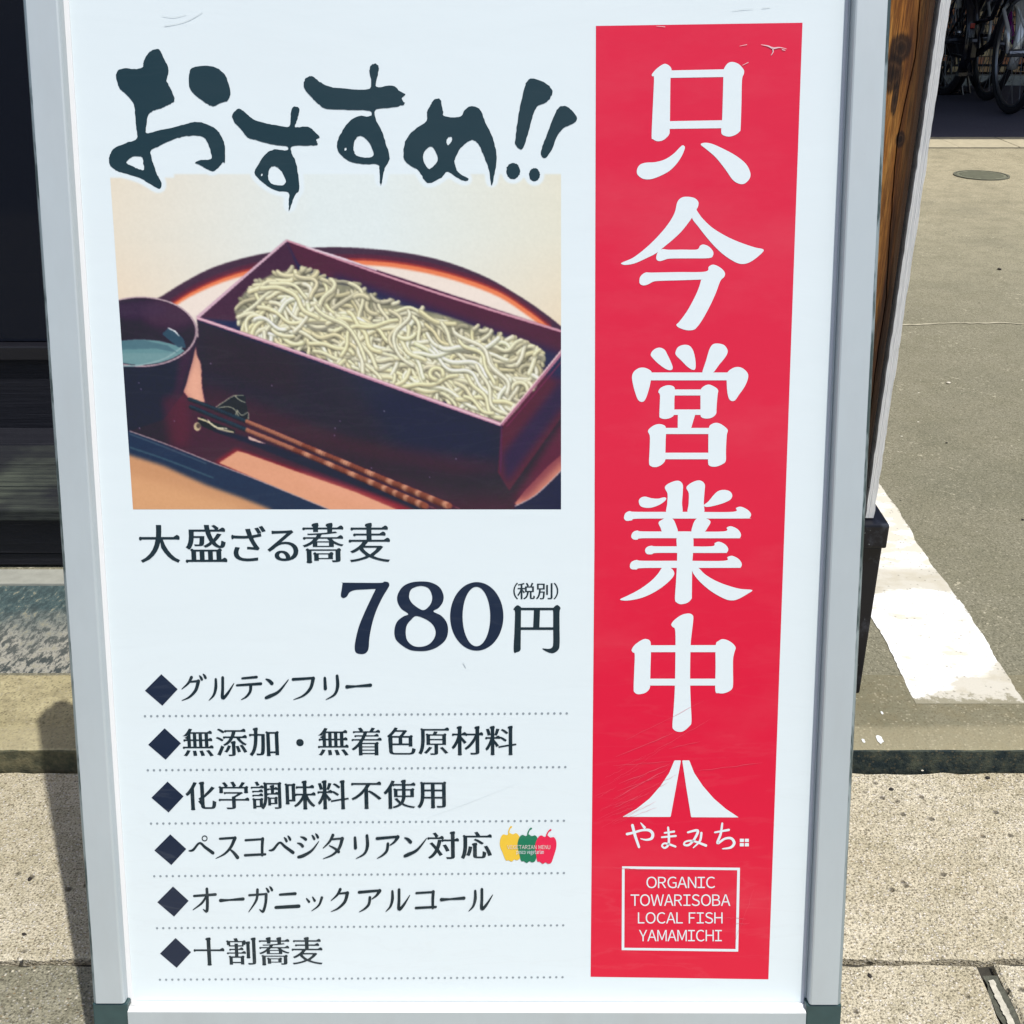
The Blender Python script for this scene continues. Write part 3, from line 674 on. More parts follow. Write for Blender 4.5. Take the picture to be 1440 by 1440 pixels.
# film-covered paper: the same gloss for sheet and print
def film(name, col, rough=.32, mott=.012, vcol=False, crease=True, smear=(.035, .012)):
    g = G(name)
    n1 = g.noise(9, 5, .6); n2 = g.noise(60, 4, .6)
    if vcol:
        a = g.t.nodes.new('ShaderNodeVertexColor'); a.layer_name = 'print'; base = a.outputs['Color']
    else:
        base = g.mix(n1, tuple(x*(1-mott) for x in col[:3]) + (1,), tuple(min(.93, x*(1+mott)) for x in col[:3]) + (1,))
    g.b.inputs['Coat Weight'].default_value = .35; g.b.inputs['Coat Roughness'].default_value = .12
    if crease:
        cr = g.noise(3.2, 6, .55, vec=g.mapping((1, 4.5, 1)), dist=.8)
        g.bump(g.math('ADD', g.math('MULTIPLY', cr, 1.0), g.math('MULTIPLY', n2, .05)), .12, .004)
    rot = g.t.nodes.new('ShaderNodeMapping'); rot.inputs['Rotation'].default_value = (0, 0, R(-24)); rot.inputs['Scale'].default_value = (1.6, 9, 1); g.L(g.co, rot.inputs['Vector'])
    rn = g.noise(3.5, 6, .55, vec=rot.outputs[0], dist=.5); ridge = g.ramp(g.math('ABSOLUTE', g.math('SUBTRACT', rn, .5)), [(.0, 1.), (.02, 0.)])
    lowm = g.ramp(g.sep()[1], [(.10, 1.), (.40, .15)])
    sm_ = g.math('MULTIPLY', ridge, lowm)
    base = g.mix(g.math('MULTIPLY', sm_, smear[0]), base, (.50, .54, .56, 1))
    hz = g.ramp(g.noise(4, 6, .65, vec=g.mapping((1, 2.2, 1))), [(.48, 0.), (.78, smear[1])]); base = g.mix(hz, base, (.60, .62, .62, 1))
    rg = g.math('ADD', g.math('MULTIPLY', n1, .12), rough - .06)
    return g.out(base, rg, .4)
WHITE = ink(231, 243, 248); WHITE = tuple(min(.9, x) for x in WHITE[:3]) + (1,)
g_white = film('poster_sheet', WHITE, smear=(.11, .08))
m_poster = g_white
m_txt = film('dark_teal_ink', ink(36, 56, 64)); m_nav = film('navy_ink', ink(38, 52, 72)); m_brush = film('brush_ink', ink(38, 62, 68))
m_redi = film('red_ink', ink(227, 41, 71), smear=(.02, .045)); m_wi = film('white_letter_ink', WHITE); m_dot = film('grey_dot_ink', ink(150, 162, 170))

# sheet
pu0 = uv_at(80, 0)[0]; 
left_b = [uv_at(87, 0), uv_at(179, 1400)]; right_b = [uv_at(1187, 0), uv_at(1133.5, 1400)]
UL = (left_b[0][0] + left_b[1][0]) / 2; UR = (right_b[0][0] + right_b[1][0]) / 2
VB = uv_at(660, 1421)[1]; VT = .865; HW = .32
nu, nv = 60, 80; v = []; f = []
for j in range(nv+1):
    for i in range(nu+1):
        u = UL - .004 + (UR - UL + .008)*i/nu; w = VB - .004 + (VT + .004 - VB)*j/nv; v.append((u, w, 0))
for j in range(nv):
    for i in range(nu): a = j*(nu+1)+i; f.append((a, a+1, a+nu+2, a+nu+1))
poster = bobj('poster', v, f, m_poster, sign)
mb = MB(); mb.box(-HW+.006, HW-.006, VB-.02, VT+.01, -.012, -.0006); bobj('back_panel', mb.v, mb.f, plain('back_panel', C(120, 124, 128, .6), .6), sign)

# rails: extruded aluminium profile (w across from outer edge, n out of the board)
g = G('anodised_aluminium'); br = g.noise(60, 4, .6, vec=g.mapping((30, .3, 30))); sm = g.noise(9, 4, .6); sc2 = g.noise(140, 4, .75)
c = g.mix(sm, C(196, 208, 213, .72), C(210, 220, 224, .72)); c = g.mix(g.ramp(sc2, [(.70, 0.), (.78, .5)]), c, C(160, 168, 176, .7)); c = g.mix(g.ramp(g.noise(5, 6, .7, vec=g.mapping((2, .6, 2))), [(.45, 0.), (.75, .35)]), c, C(186, 190, 192, .7))
g.b.inputs['Metallic'].default_value = .25; g.bump(br, .05, .0004); m_alu = g.out(c, .42, .5)
g = G('worn_edge'); sc2 = g.noise(45, 4, .75, vec=g.mapping((1, .25, 1))); c = g.mix(g.ramp(sc2, [(.48, 0.), (.58, .9)]), C(166, 182, 188, .7), C(66, 92, 94, .5)); g.b.inputs['Metallic'].default_value = .4; m_edge = g.out(c, .45, .5)
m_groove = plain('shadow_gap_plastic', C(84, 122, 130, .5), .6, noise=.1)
m_groove_l = plain('lit_groove', C(186, 192, 200, .7), .5, noise=.05)  # left groove coloured paler to stand for sun falling into it
m_lip_l = plain('clear_plastic_lip_lit', C(228, 230, 232, .85), .3, noise=.02)  # paler copy for the left lip, clear of the rail's shadow
m_lip = plain('clear_plastic_lip_shaded', C(198, 204, 216, .8), .3, noise=.03)  # greyed to paint the right rail's shadow on its lip
F_ = FACE
prof_face = [(.0042, F_), (.0262, F_), (.0274, F_-.0006), (.0281, F_-.0020), (.0283, .0005)]
prof_edge = [(0.0030, -.020), (0.0, -.018), (0.0, F_-.0062), (0.0008, F_-.0036), (.0022, F_-.0014), (.0042, F_)]
prof_groove = [(.0283, .0005), (.0284, -.0040), (.0318, -.0040), (.0319, .0010)]
def rail_mesh(prof, side, v0, v1, n=2):
    v = []; f = []; m = len(prof)
    for k in range(n):
        w = v0 + (v1 - v0) * k / (n-1)
        for (x, y) in prof: v.append((side*(HW - x), w, y))
    for k in range(n-1):
        for j in range(m-1):
            q = (k*m+j, k*m+j+1, (k+1)*m+j+1, (k+1)*m+j); f.append(q if side < 0 else q[::-1])
    return v, f
V0R = uv_at(660, 1412, F_)[1] + .0; VTR = .880
for side in (-1, 1):
    v, f = rail_mesh(prof_face, side, V0R, VTR)
    rail = bobj('side_rail', v, f, m_alu, sign)
    v, f = rail_mesh(prof_edge, side, V0R, VTR); bobj('outer_edge', v, f, m_edge, rail)
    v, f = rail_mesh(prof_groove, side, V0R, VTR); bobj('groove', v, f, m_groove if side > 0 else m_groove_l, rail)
    ulip = (UL - .0012) if side < 0 else (UR + .0012)
    a = side*(HW-.0319); bq = ulip - side*.0006
    lo, hi = min(a, bq), max(a, bq)
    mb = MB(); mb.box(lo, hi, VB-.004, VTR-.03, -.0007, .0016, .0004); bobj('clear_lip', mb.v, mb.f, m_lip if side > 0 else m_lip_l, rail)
    mb = MB(); x0, x1 = sorted((side*(HW-.003), side*(HW-.027)))
    mb.box(x0, x1, V0R, VTR-.001, -.020, .0, 0); bobj('rail_body', mb.v, mb.f, m_groove, rail)
# bottom and top rails
uL, uR = -HW + .0305, HW - .0305
m_bright = plain('bevel_highlight', C(250, 252, 252, .85), .35, metal=.1, noise=.01)  # near-white paints the sun's highlight along the bottom rail's lip
VL = uv_at(660, 1417)[1]; VF = uv_at(660, 1424, F_)[1]
def hrail(name, va, vb, vc, parent, mats):
    """lip (va) -> bevel up to the face (vb) -> face to vc"""
    v = [(uL, va, .0006), (uR, va, .0006), (uR, vb, F_), (uL, vb, F_), (uR, vc, F_), (uL, vc, F_), (uR, vc, -.02), (uL, vc, -.02)]
    o = bobj(name, v, [(3, 5, 4, 2) if vb > vc else (2, 4, 5, 3), (5, 7, 6, 4) if vb > vc else (4, 6, 7, 5)], mats[0], parent)
    bobj('bevelled_lip', v[:4], [(0, 3, 2, 1) if vb > vc else (0, 1, 2, 3)], mats[1], o)
    return o
hrail('bottom_rail', VF + .0028, VF, VF - .034, sign, (m_alu, m_bright))
hrail('top_rail', VT - .006, VT, VT + .028, sign, (m_alu, m_alu))
# dark corner caps with rounded outer corner
m_cap = plain('teal_plastic_cap', C(58, 86, 88, .6), .25, noise=.18, nscale=60)
for side, vv0, sg in ((-1, V0R - .0008, -1), (1, V0R - .0008, -1), (-1, VTR, 1), (1, VTR, 1)):
    r_ = .016; hgt = VF - .034 - vv0 if sg < 0 else VT + .028 - VTR
    hgt = -(V0R - (VF - .034)) if sg < 0 else .014
    pts = [(uL if side < 0 else uR, vv0), (side*HW, vv0)]
    vb = vv0 + hgt
    rr = min(r_, abs(hgt))
    for k in range(1, 9):
        a = math.pi/2*k/8; pts.append((side*(HW - rr + rr*math.cos(a)), vb - sg*rr + sg*rr*math.sin(a)))
    pts.append((uL if side < 0 else uR, vb))
    n = len(pts); v = [(a, b, F_-.0015) for a, b in pts] + [(a, b, -.02) for a, b in pts]
    v2 = []
    f = [tuple(range(n)), tuple(range(n, 2*n))[::-1]] + [(i, i+n, (i+1) % n+n, (i+1) % n) for i in range(n)]
    o = bobj('corner_cap', v, f, m_cap, sign); bv = o.modifiers.new('soft', 'BEVEL'); bv.width = .0015; bv.segments = 2
# little pale plastic plugs at the inner bottom corners
m_plug = plain('pale_plug', C(206, 208, 208, .8), .4, noise=.05)
for px in (187, 1137):
    u_, v_ = uv_at(px, 1419, .004); n = 14; r_ = .0052
    v = [(u_ + r_*math.cos(2*math.pi*k/n), v_ + r_*1.0*math.sin(2*math.pi*k/n), z) for z in (.0, .0055) for k in range(n)]
    f = [tuple(range(n, 2*n))] + [(k, (k+1) % n, (k+1) % n+n, k+n) for k in range(n)]
    bobj('corner_plug', v, f, m_plug, sign)
# feet and rear leaf
mb = MB()
for s_ in (-1, 1):
    mb = MB(); a = W(s_*(HW-.016), VF-.03, -.010); zf = 0.004; t_ = (a.z - zf)/BV.z; b_ = a - BV*t_
    mb.tube([a - sign.location, b_ - sign.location], .010, 10); mb.build('foot', m_cap, sign, True)
top = W(0, VT + .03, -.012)
for s_ in (-1, 1):
    mb = MB(); a = W(s_*(HW-.016), VT+.02, -.030); b_ = Vector((a.x, 1.15, .008)); mb.tube([a - sign.location, b_ - sign.location], .011, 10); mb.build('rear_leg', m_alu, sign, True)
ra = W(-HW+.03, VT+.0, -.032); rb = W(HW-.03, VT+.0, -.032); yb_, zb2 = 1.118, .09
mb = MB(); vq = [ra, rb, Vector((rb.x, yb_, zb2)), Vector((ra.x, yb_, zb2))]; vq = [q - sign.location for q in vq]; off_ = Vector((0, .004, .001))
mb.add(vq + [q + off_ for q in vq], [(0,1,2,3), (7,6,5,4), (0,4,5,1), (1,5,6,2), (2,6,7,3), (3,7,4,0)]); mb.build('rear_panel', plain('rear_panel', C(200, 204, 206, .7), .5), sign)

# ---------------- print geometry
def catmull(pts, sub=4, closed=True):
    n = len(pts); out = []
    for i in range(n if closed else n-1):
        p0, p1, p2, p3 = pts[(i-1) % n] if closed or i > 0 else pts[0], pts[i], pts[(i+1) % n], pts[(i+2) % n] if closed or i < n-2 else pts[-1]
        for k in range(sub):
            t = k/sub; t2 = t*t; t3 = t2*t
            out.append(tuple(.5*((2*p1[d]) + (-p0[d]+p2[d])*t + (2*p0[d]-5*p1[d]+4*p2[d]-p3[d])*t2 + (-p0[d]+3*p1[d]-3*p2[d]+p3[d])*t3) for d in (0, 1)))
    if not closed: out.append(pts[-1])
    return out
class Print:
    """flat ink shapes in board coordinates, each a hair above the last"""
    def __init__(s, n0): s.v = []; s.f = []; s.n = n0; s.step = 4e-6
    def contours(s, cs):
        s.n += s.step
        K = 1000.0
        cs = [[(a*K, b*K) for a, b in c] for c in cs if len(c) > 2]
        def pin(p, c):
            r = False; n = len(c)
            for i in range(n):
                (x0, y0), (x1, y1) = c[i], c[(i+1) % n]
                if (y0 > p[1]) != (y1 > p[1]) and p[0] < x0 + (p[1]-y0)*(x1-x0)/(y1-y0): r = not r
            return r
        ar = [abs(sum(c[i-1][0]*c[i][1] - c[i][0]*c[i-1][1] for i in range(len(c)))) for c in cs]
        par = [[j for j in range(len(cs)) if j != i and ar[j] > ar[i] and pin(cs[i][0], cs[j])] for i in range(len(cs))]
        for i, c in enumerate(cs):
            if len(par[i]) % 2: continue
            grp = [c] + [cs[j] for j in range(len(cs)) if len(par[j]) == len(par[i]) + 1 and i in par[j]]
            want = ar[i] - sum(abs(sum(d[k-1][0]*d[k][1] - d[k][0]*d[k-1][1] for k in range(len(d)))) for d in grp[1:])
            best = None
            for at in range(8):
                th = .37*at; ct, st_ = math.cos(th), math.sin(th)
                vec = [[Vector(((a*ct-b*st_)*(1+at), (a*st_+b*ct)*(1+at), 0)) for a, b in d] for d in grp]
                tris = tessellate_polygon(vec); flat = [p for d in vec for p in d]
                got = sum(abs((flat[t[1]]-flat[t[0]]).cross(flat[t[2]]-flat[t[0]]).z) for t in tris)/(1+at)**2
                e = abs(got - want)/max(want, 1e-9)
                if best is None or e < best[0]: best = (e, tris)
                if e < .01: break
            if best[0] > .03: print('TESS', best[0], len(grp))
            pts = [p for d in grp for p in d]; k = len(s.v); s.v += [(a/K, b/K, s.n) for a, b in pts]
            for t in best[1]:
                a, b, c3 = (pts[q] for q in t); cr = (b[0]-a[0])*(c3[1]-a[1]) - (b[1]-a[1])*(c3[0]-a[0])
                if abs(cr) < 1e-9: continue
                s.f.append(tuple(q+k for q in (t if cr > 0 else t[::-1])))
    def px(s, cs, smooth=True, ox=0, oy=0, k=1.0, rough=0.0):
        """outlines given in seen pixels"""
        out = []
        for c in cs:
            c = catmull(c, 5 if smooth else 1) if smooth else c
            q = []
            for i, (x, y) in enumerate(c):
                if rough: x += random.gauss(0, rough); y += random.gauss(0, rough)
                q.append(uv_at(ox + x/k, oy + y/k))
            out.append(q)
        s.contours(out)
    def build(s, name, mat): return bobj(name, s.v, s.f, mat, poster)
def ell(cx, cy, rx, ry, n=36): return [(cx + rx*math.cos(2*math.pi*k/n), cy + ry*math.sin(2*math.pi*k/n)) for k in range(n)]
def sharp(pts, r=6.0):
    """polygon with only slightly softened corners"""
    out = []; n = len(pts)
    for i in range(n):
        p0, p1, p2 = (Vector(pts[(i+d) % n]) for d in (-1, 0, 1))
        a = (p0-p1); b = (p2-p1); ra = min(r, a.length*.3); rb = min(r, b.length*.3)
        out += [tuple(p1 + a.normalized()*ra), tuple(p1 + b.normalized()*rb)]
    return out

# --- brush title
BR = [  # (origin x, origin y, factor, outlines...)
 (140, 50, 4.235, [[(345,80),(365,95),(385,140),(410,190),(408,235),(398,265),(410,290),(430,330),(447,385),(430,402),(395,420),(350,438),(315,450),(290,475),(282,520),(280,582),(350,565),(430,550),(500,530),(570,515),(630,525),(690,555),(725,600),(747,660),(748,755),(735,755),(710,785),(675,808),(640,795),(610,775),(570,758),(600,742),(640,740),(668,730),(662,690),(645,640),(620,605),(560,595),(490,603),(430,622),(360,655),(305,688),(320,760),(345,830),(370,880),(358,912),(320,895),(265,860),(200,835),(130,815),(80,790),(58,755),(62,710),(90,670),(160,640),(222,613),(218,540),(212,460),(200,400),(160,350),(125,320),(105,275),(100,235),(115,205),(160,195),(210,200),(255,190),(262,160),(280,120),(310,90)],
   [(160,757),(190,725),(230,718),(255,725),(262,760),(265,798),(240,797),(200,780)]]),
 (140, 50, 4.235, [[(535,220),(560,190),(630,180),(690,190),(740,225),(765,275),(780,340),(765,385),(720,402),(678,422),(640,405),(600,378),(560,345),(535,300)]]),
 (140, 50, 4.235, [[(825,437),(855,447),(885,475),(930,505),(1000,525),(1060,535),(1127,543),(1138,490),(1145,435),(1168,423),(1190,437),(1185,475),(1170,520),(1167,545),(1240,543),(1280,572),(1312,605),(1290,620),(1300,650),(1260,655),(1150,660),(1145,700),(1165,740),(1180,810),(1190,915),(1165,950),(1145,1000),(1128,1045),(1127,990),(1125,935),(1060,925),(1000,895),(950,855),(923,815),(945,770),(985,710),(1040,678),(1113,683),(1117,660),(1040,650),(930,622),(880,605),(845,560),(800,510),(792,470)],
   [(1005,830),(1015,790),(1045,778),(1085,810),(1110,870),(1085,892),(1030,885),(1008,860)], [(962,826),(970,822),(971,834),(963,836)]]),
 (420, 70, 3.4286, [[(50,128),(75,132),(100,155),(150,178),(200,185),(340,188),(342,110),(348,75),(370,68),(387,85),(380,130),(375,180),(450,172),(490,200),(515,215),(498,235),(510,262),(470,275),(375,288),(372,330),(400,390),(420,450),(438,525),(415,570),(405,620),(395,655),(389,600),(383,553),(310,552),(240,535),(195,495),(185,455),(205,400),(245,345),(290,320),(345,320),(343,295),(240,290),(140,285),(100,265),(65,230),(30,190),(28,150)],
   [(265,470),(275,430),(300,415),(335,440),(362,500),(340,520),(290,515),(272,500)], [(222,474),(230,472),(231,484),(223,486)]]),
 (420, 70, 3.4286, [[(655,240),(682,240),(695,290),(705,320),(780,322),(800,290),(835,272),(875,290),(900,350),(930,410),(950,480),(955,540),(942,610),(930,655),(920,590),(905,540),(885,490),(860,445),(830,437),(790,465),(755,520),(755,560),(775,595),(818,620),(805,633),(770,620),(718,588),(690,615),(630,643),(605,625),(575,580),(520,545),(505,495),(520,430),(560,385),(615,345),(620,300),(640,260)],
   [(600,520),(615,480),(645,467),(672,520),(655,555),(625,573)], [(712,440),(722,422),(740,422),(735,445),(720,460)]]),
 (420, 70, 3.4286, [[(1125,138),(1180,155),(1220,190),(1218,225),(1190,255),(1150,275),(1125,330),(1105,410),(1078,478),(1045,455),(1050,390),(1065,290),(1085,200),(1100,155)]]),
 (420, 70, 3.4286, [[(1275,270),(1310,285),(1343,330),(1325,355),(1280,375),(1250,410),(1215,490),(1185,522),(1168,495),(1185,440),(1215,360),(1245,290)]]),
 (420, 70, 3.4286, [ell(1034,585,33,39,14)]), (420, 70, 3.4286, [ell(1137,602,26,32,14)]),
]
brush_px = []       # outer outlines in seen pixels, for the white halo on the food photo
for ox, oy, k, cs in BR:
    P = Print(.00030); P.px([c for c in cs], True, ox, oy, k, rough=.9); P.build('brush_character' , m_brush)
    brush_px.append([(ox + x/k, oy + y/k) for x, y in catmull(cs[0], 4)])

# --- red banner with white characters
P = Print(.00014); P.px([[(838,36.5),(1128.5,32),(1080.5,1377),(830.5,1373.5),(836,760)]], False); banner = P.build('red_banner', m_redi)
def chars(name, ox, oy, k, shapes, mat=None, sm=True, n0=.00030):
    P = Print(n0)
    for c in shapes:
        if isinstance(c[0], str): P.px([sharp(c[1], 5)], False, ox, oy, k)
        else: P.px([c], sm, ox, oy, k)
    return P.build(name, mat or m_wi)
Bx = lambda a, b, c, d: ('bar', [a, b, c, d])
chars('white_character', 860, 70, 6.0, [
 [(340,208),(375,165),(430,125),(465,122),(500,150),(505,185),(497,240),(494,420),(492,600),(490,670),(485,715),(440,760),(390,772),(350,755),(338,725),(348,480),(358,245),(345,225)],
 [(945,170),(975,120),(1015,103),(1070,120),(1112,165),(1117,200),(1100,255),(1095,460),(1088,660),(1080,690),(1040,720),(990,733),(940,720),(925,690),(932,600),(938,420),(943,230)],
 Bx((485,175),(955,165),(955,230),(485,238)), Bx((480,603),(945,595),(945,662),(480,668)),
 [(610,810),(618,830),(595,890),(550,960),(490,1020),(420,1060),(340,1090),(270,1090),(220,1055),(215,1010),(240,970),(290,953),(370,948),(450,925),(520,880),(570,830),(595,808)],
 [(752,800),(785,785),(850,795),(950,840),(1050,895),(1130,960),(1168,1030),(1165,1085),(1120,1130),(1070,1128),(1020,1095),(960,1010),(880,910),(800,840)]])
chars('white_character', 860, 270, 6.0, [
 [(555,85),(590,48),(640,40),(700,52),(732,85),(728,125),(712,155),(680,215),(600,320),(530,390),(440,465),(370,520),(290,560),(200,600),(120,615),(80,605),(100,590),(180,555),(280,480),(380,385),(470,280),(530,180)],
 [(690,120),(715,150),(760,215),(830,285),(900,335),(1000,390),(1110,435),(1210,468),(1283,488),(1240,540),(1170,590),(1110,607),(1050,595),(960,540),(880,470),(800,380),(730,290),(678,215)],
 [(378,540),(395,500),(430,482),(480,487),(600,486),(720,485),(745,455),(775,443),(820,460),(855,500),(855,535),(820,558),(650,560),(490,562),(440,575),(405,583),(380,570)],
 [(235,745),(245,710),(285,680),(340,680),(560,676),(790,672),(820,630),(860,613),(920,640),(955,680),(950,715),(918,750),(880,850),(830,960),(770,1070),(725,1135),(690,1163),(630,1165),(570,1145),(547,1120),(575,1090),(640,1000),(700,890),(735,810),(755,742),(750,739),(570,745),(400,750),(350,757),(310,778),(270,788),(240,775)]])
chars('white_character', 860, 470, 6.545, [
 [(360,185),(385,145),(435,123),(485,140),(515,190),(550,265),(562,310),(545,330),(500,320),(430,270),(375,215)],
 [(588,165),(610,120),(660,98),(715,105),(750,150),(770,230),(772,310),(750,328),(700,300),(640,240),(595,195)],
 [(835,372),(870,240),(900,140),(930,95),(975,85),(1035,100),(1068,150),(1050,205),(990,280),(925,360)],
 [(188,390),(205,345),(250,312),(300,308),(345,325),(370,355),(360,430),(345,500),(315,590),(285,622),(245,605),(215,530),(195,450)],
 Bx((350,352),(1080,352),(1080,424),(350,424)),
 [(1060,380),(1080,335),(1140,303),(1200,310),(1250,355),(1255,405),(1225,480),(1170,560),(1135,608),(1100,612),(1075,580),(1062,500)],
 [(430,530),(450,495),(500,472),(550,472),(582,500),(578,600),(577,700),(575,742),(540,770),(490,780),(450,770),(440,750),(443,650),(445,560)],
 [(820,510),(850,478),(895,463),(950,485),(980,515),(975,560),(968,640),(965,690),(960,735),(920,768),(870,776),(830,765),(818,740),(818,650),(818,560)],
 Bx((570,508),(830,508),(830,563),(570,563)), Bx((565,692),(830,692),(830,742),(565,742)), Bx((610,735),(770,735),(730,870),(608,870)),
 [(335,890),(370,850),(420,828),(470,832),(500,862),(497,980),(495,1090),(493,1160),(460,1200),(410,1222),(365,1215),(345,1185),(350,1060),(352,940)],
 [(895,862),(925,825),(970,815),(1020,835),(1068,880),(1060,925),(1054,1020),(1052,1080),(1050,1165),(1020,1195),(960,1218),(905,1212),(888,1180),(890,1080),(890,1000)],
 Bx((485,862),(905,862),(900,918),(485,918)), Bx((485,1090),(900,1090),(900,1150),(485,1150))])
chars('white_character', 860, 670, 6.545, [
 [(490,105),(515,70),(580,42),(625,42),(655,75),(655,140),(648,240),(643,345),(510,345),(512,250),(515,160)],
 [(688,105),(715,70),(775,40),(825,40),(858,75),(855,140),(848,240),(843,345),(707,345),(709,250),(710,155)],
 [(250,225),(270,195),(310,185),(370,200),(430,203),(480,192),(503,200),(490,225),(440,260),(370,285),(310,287),(265,270)],
 [(848,265),(890,230),(940,170),(980,135),(1030,123),(1085,135),(1110,170),(1095,210),(1040,240),(960,265),(880,280)],
 [(115,370),(130,335),(170,318),(230,325),(700,325),(1115,325),(1145,290),(1190,278),(1250,305),(1283,345),(1270,380),(1240,386),(700,387),(240,388),(190,402),(140,408),(118,392)],
 [(432,425),(460,400),(510,378),(560,388),(590,440),(603,520),(480,520),(450,470)], [(740,520),(750,440),(780,390),(830,378),(890,395),(910,420),(890,460),(840,520)],
 [(180,550),(200,510),(240,497),(290,505),(660,505),(1030,505),(1060,470),(1100,458),(1160,485),(1190,530),(1180,565),(1150,568),(700,568),(290,568),(240,580),(200,578)],
 [(308,680),(325,650),(365,637),(410,642),(660,642),(920,642),(950,612),(990,600),(1045,625),(1073,665),(1060,700),(1030,703),(720,703),(420,703),(370,715),(325,712)],
 [(168,820),(185,785),(230,768),(290,775),(660,775),(1035,775),(1065,742),(1110,730),(1170,760),(1198,805),(1185,838),(1150,840),(720,841),(290,842),(230,855),(180,850)],
 [(608,540),(745,540),(741,830),(738,1090),(735,1125),(700,1160),(640,1175),(600,1160),(583,1125),(592,980),(600,840),(604,700)],
 [(470,835),(520,830),(560,855),(577,890),(560,930),(500,990),(400,1060),(280,1115),(160,1140),(90,1138),(85,1125),(160,1090),(270,1030),(370,955),(430,890)],
 [(738,850),(750,825),(800,842),(860,900),(950,955),(1060,1000),(1180,1033),(1293,1045),(1250,1080),(1170,1125),(1110,1140),(1040,1125),(930,1065),(830,985),(760,905)]])
chars('white_character', 860, 850, 6.545, [
 [(550,180),(580,140),(640,98),(700,82),(740,92),(752,130),(738,260),(727,380),(722,680),(728,900),(735,1075),(715,1120),(660,1165),(610,1170),(572,1150),(560,1110),(572,950),(583,740),(588,400),(585,235),(560,205)],
 [(185,415),(215,370),(280,325),(325,318),(358,345),(362,440),(358,570),(355,700),(350,770),(310,812),(245,825),(212,808),(203,775),(208,620),(213,460),(195,440)],
 [(958,375),(985,335),(1025,318),(1090,340),(1140,390),(1130,440),(1118,500),(1117,620),(1117,740),(1100,785),(1040,815),(985,815),(955,790),(957,580)],
 Bx((350,375),(975,373),(970,438),(350,438)), Bx((345,682),(970,682),(970,745),(345,745))])
# --- road-and-mountain emblem, shop name, small window mark
chars('emblem', 860, 1050, 6.545, [('b', [(578,125),(638,125),(590,390),(543,645),(100,645),(230,570),(350,475),(450,360),(530,240)]), ('b', [(650,125),(715,125),(760,240),(840,360),(940,475),(1050,570),(1170,650),(732,648),(690,390)])])
def stroke_outline(pts, ws, sub=6):
    c = catmull(pts, sub, False); n = len(c)
    w = np.interp(np.linspace(0, 1, n), np.linspace(0, 1, len(ws)), ws); L = []; Rr = []
    for i in range(n):
        a = Vector(c[max(0, i-1)]); b = Vector(c[min(n-1, i+1)]); t = (b-a).normalized(); nn = Vector((-t.y, t.x))
        L.append(tuple(Vector(c[i]) + nn*w[i]/2)); Rr.append(tuple(Vector(c[i]) - nn*w[i]/2))
    return L, Rr
def strokes(P, sts, ox, oy, k):
    for pts, ws in sts:
        L, Rr = stroke_outline(pts, ws)
        n = len(L); P.n += P.step; b = len(P.v)
        for x, y in L + Rr: u, v_ = uv_at(ox + x/k, oy + y/k); P.v.append((u, v_, P.n))
        for i in range(n-1): P.f.append((b+i, b+i+1, b+n+i+1, b+n+i))
        for e, w in ((0, ws[0]), (-1, ws[-1])):
            cx, cy = ((L[e][0]+Rr[e][0])/2, (L[e][1]+Rr[e][1])/2)
            P.contours([[uv_at(ox + x/k, oy + y/k) for x, y in ell(cx, cy, w/2*.98, w/2*.98, 10)]])
P = Print(.00030)
strokes(P, [([(142,803),(200,790),(280,768),(345,768),(378,800),(368,842),(320,856),(268,846)], [24,22,20,26,28,26,18,8]), ([(268,700),(302,742)], [8,26]), ([(192,722),(216,815),(252,922)], [26,26,22]),
 ([(488,792),(575,780)], [16,20]), ([(462,832),(590,820)], [16,20]), ([(520,742),(527,830),(522,900),(490,930),(464,912),(485,888),(540,900),(588,918)], [18,22,22,18,16,16,20,18]),
 ([(702,787),(792,770),(764,845),(712,902),(668,900),(682,872),(750,866),(868,908)], [18,24,22,20,18,16,18,24]), ([(826,792),(812,866),(752,928)], [22,20,10]),
 ([(950,787),(1078,764)], [16,22]), ([(1018,704),(1004,800),(974,886),(1040,846),(1100,842),(1128,884),(1096,926),(1020,938)], [18,22,22,20,24,26,22,10])], 860, 1050, 6.545)
P.build('shop_name', m_wi)
P = Print(.00030)
for x, y in ((1180,846),(1226,846),(1180,886),(1226,886)): P.px([[(x,y),(x+37,y),(x+37,y+30),(x,y+30)]], False, 860, 1050, 6.545)
P.build('small_window_mark', m_wi)
P = Print(.00030)
q = [(88,108),(1083,120),(1068,828),(85,815)]; qi = [(110,130),(1060,141),(1046,806),(107,795)]
for i in range(4):
    j = (i+1) % 4; P.px([[q[i], q[j], qi[j], qi[i]]], False, 860, 1200, 6.0)
P.build('thin_border', m_wi)

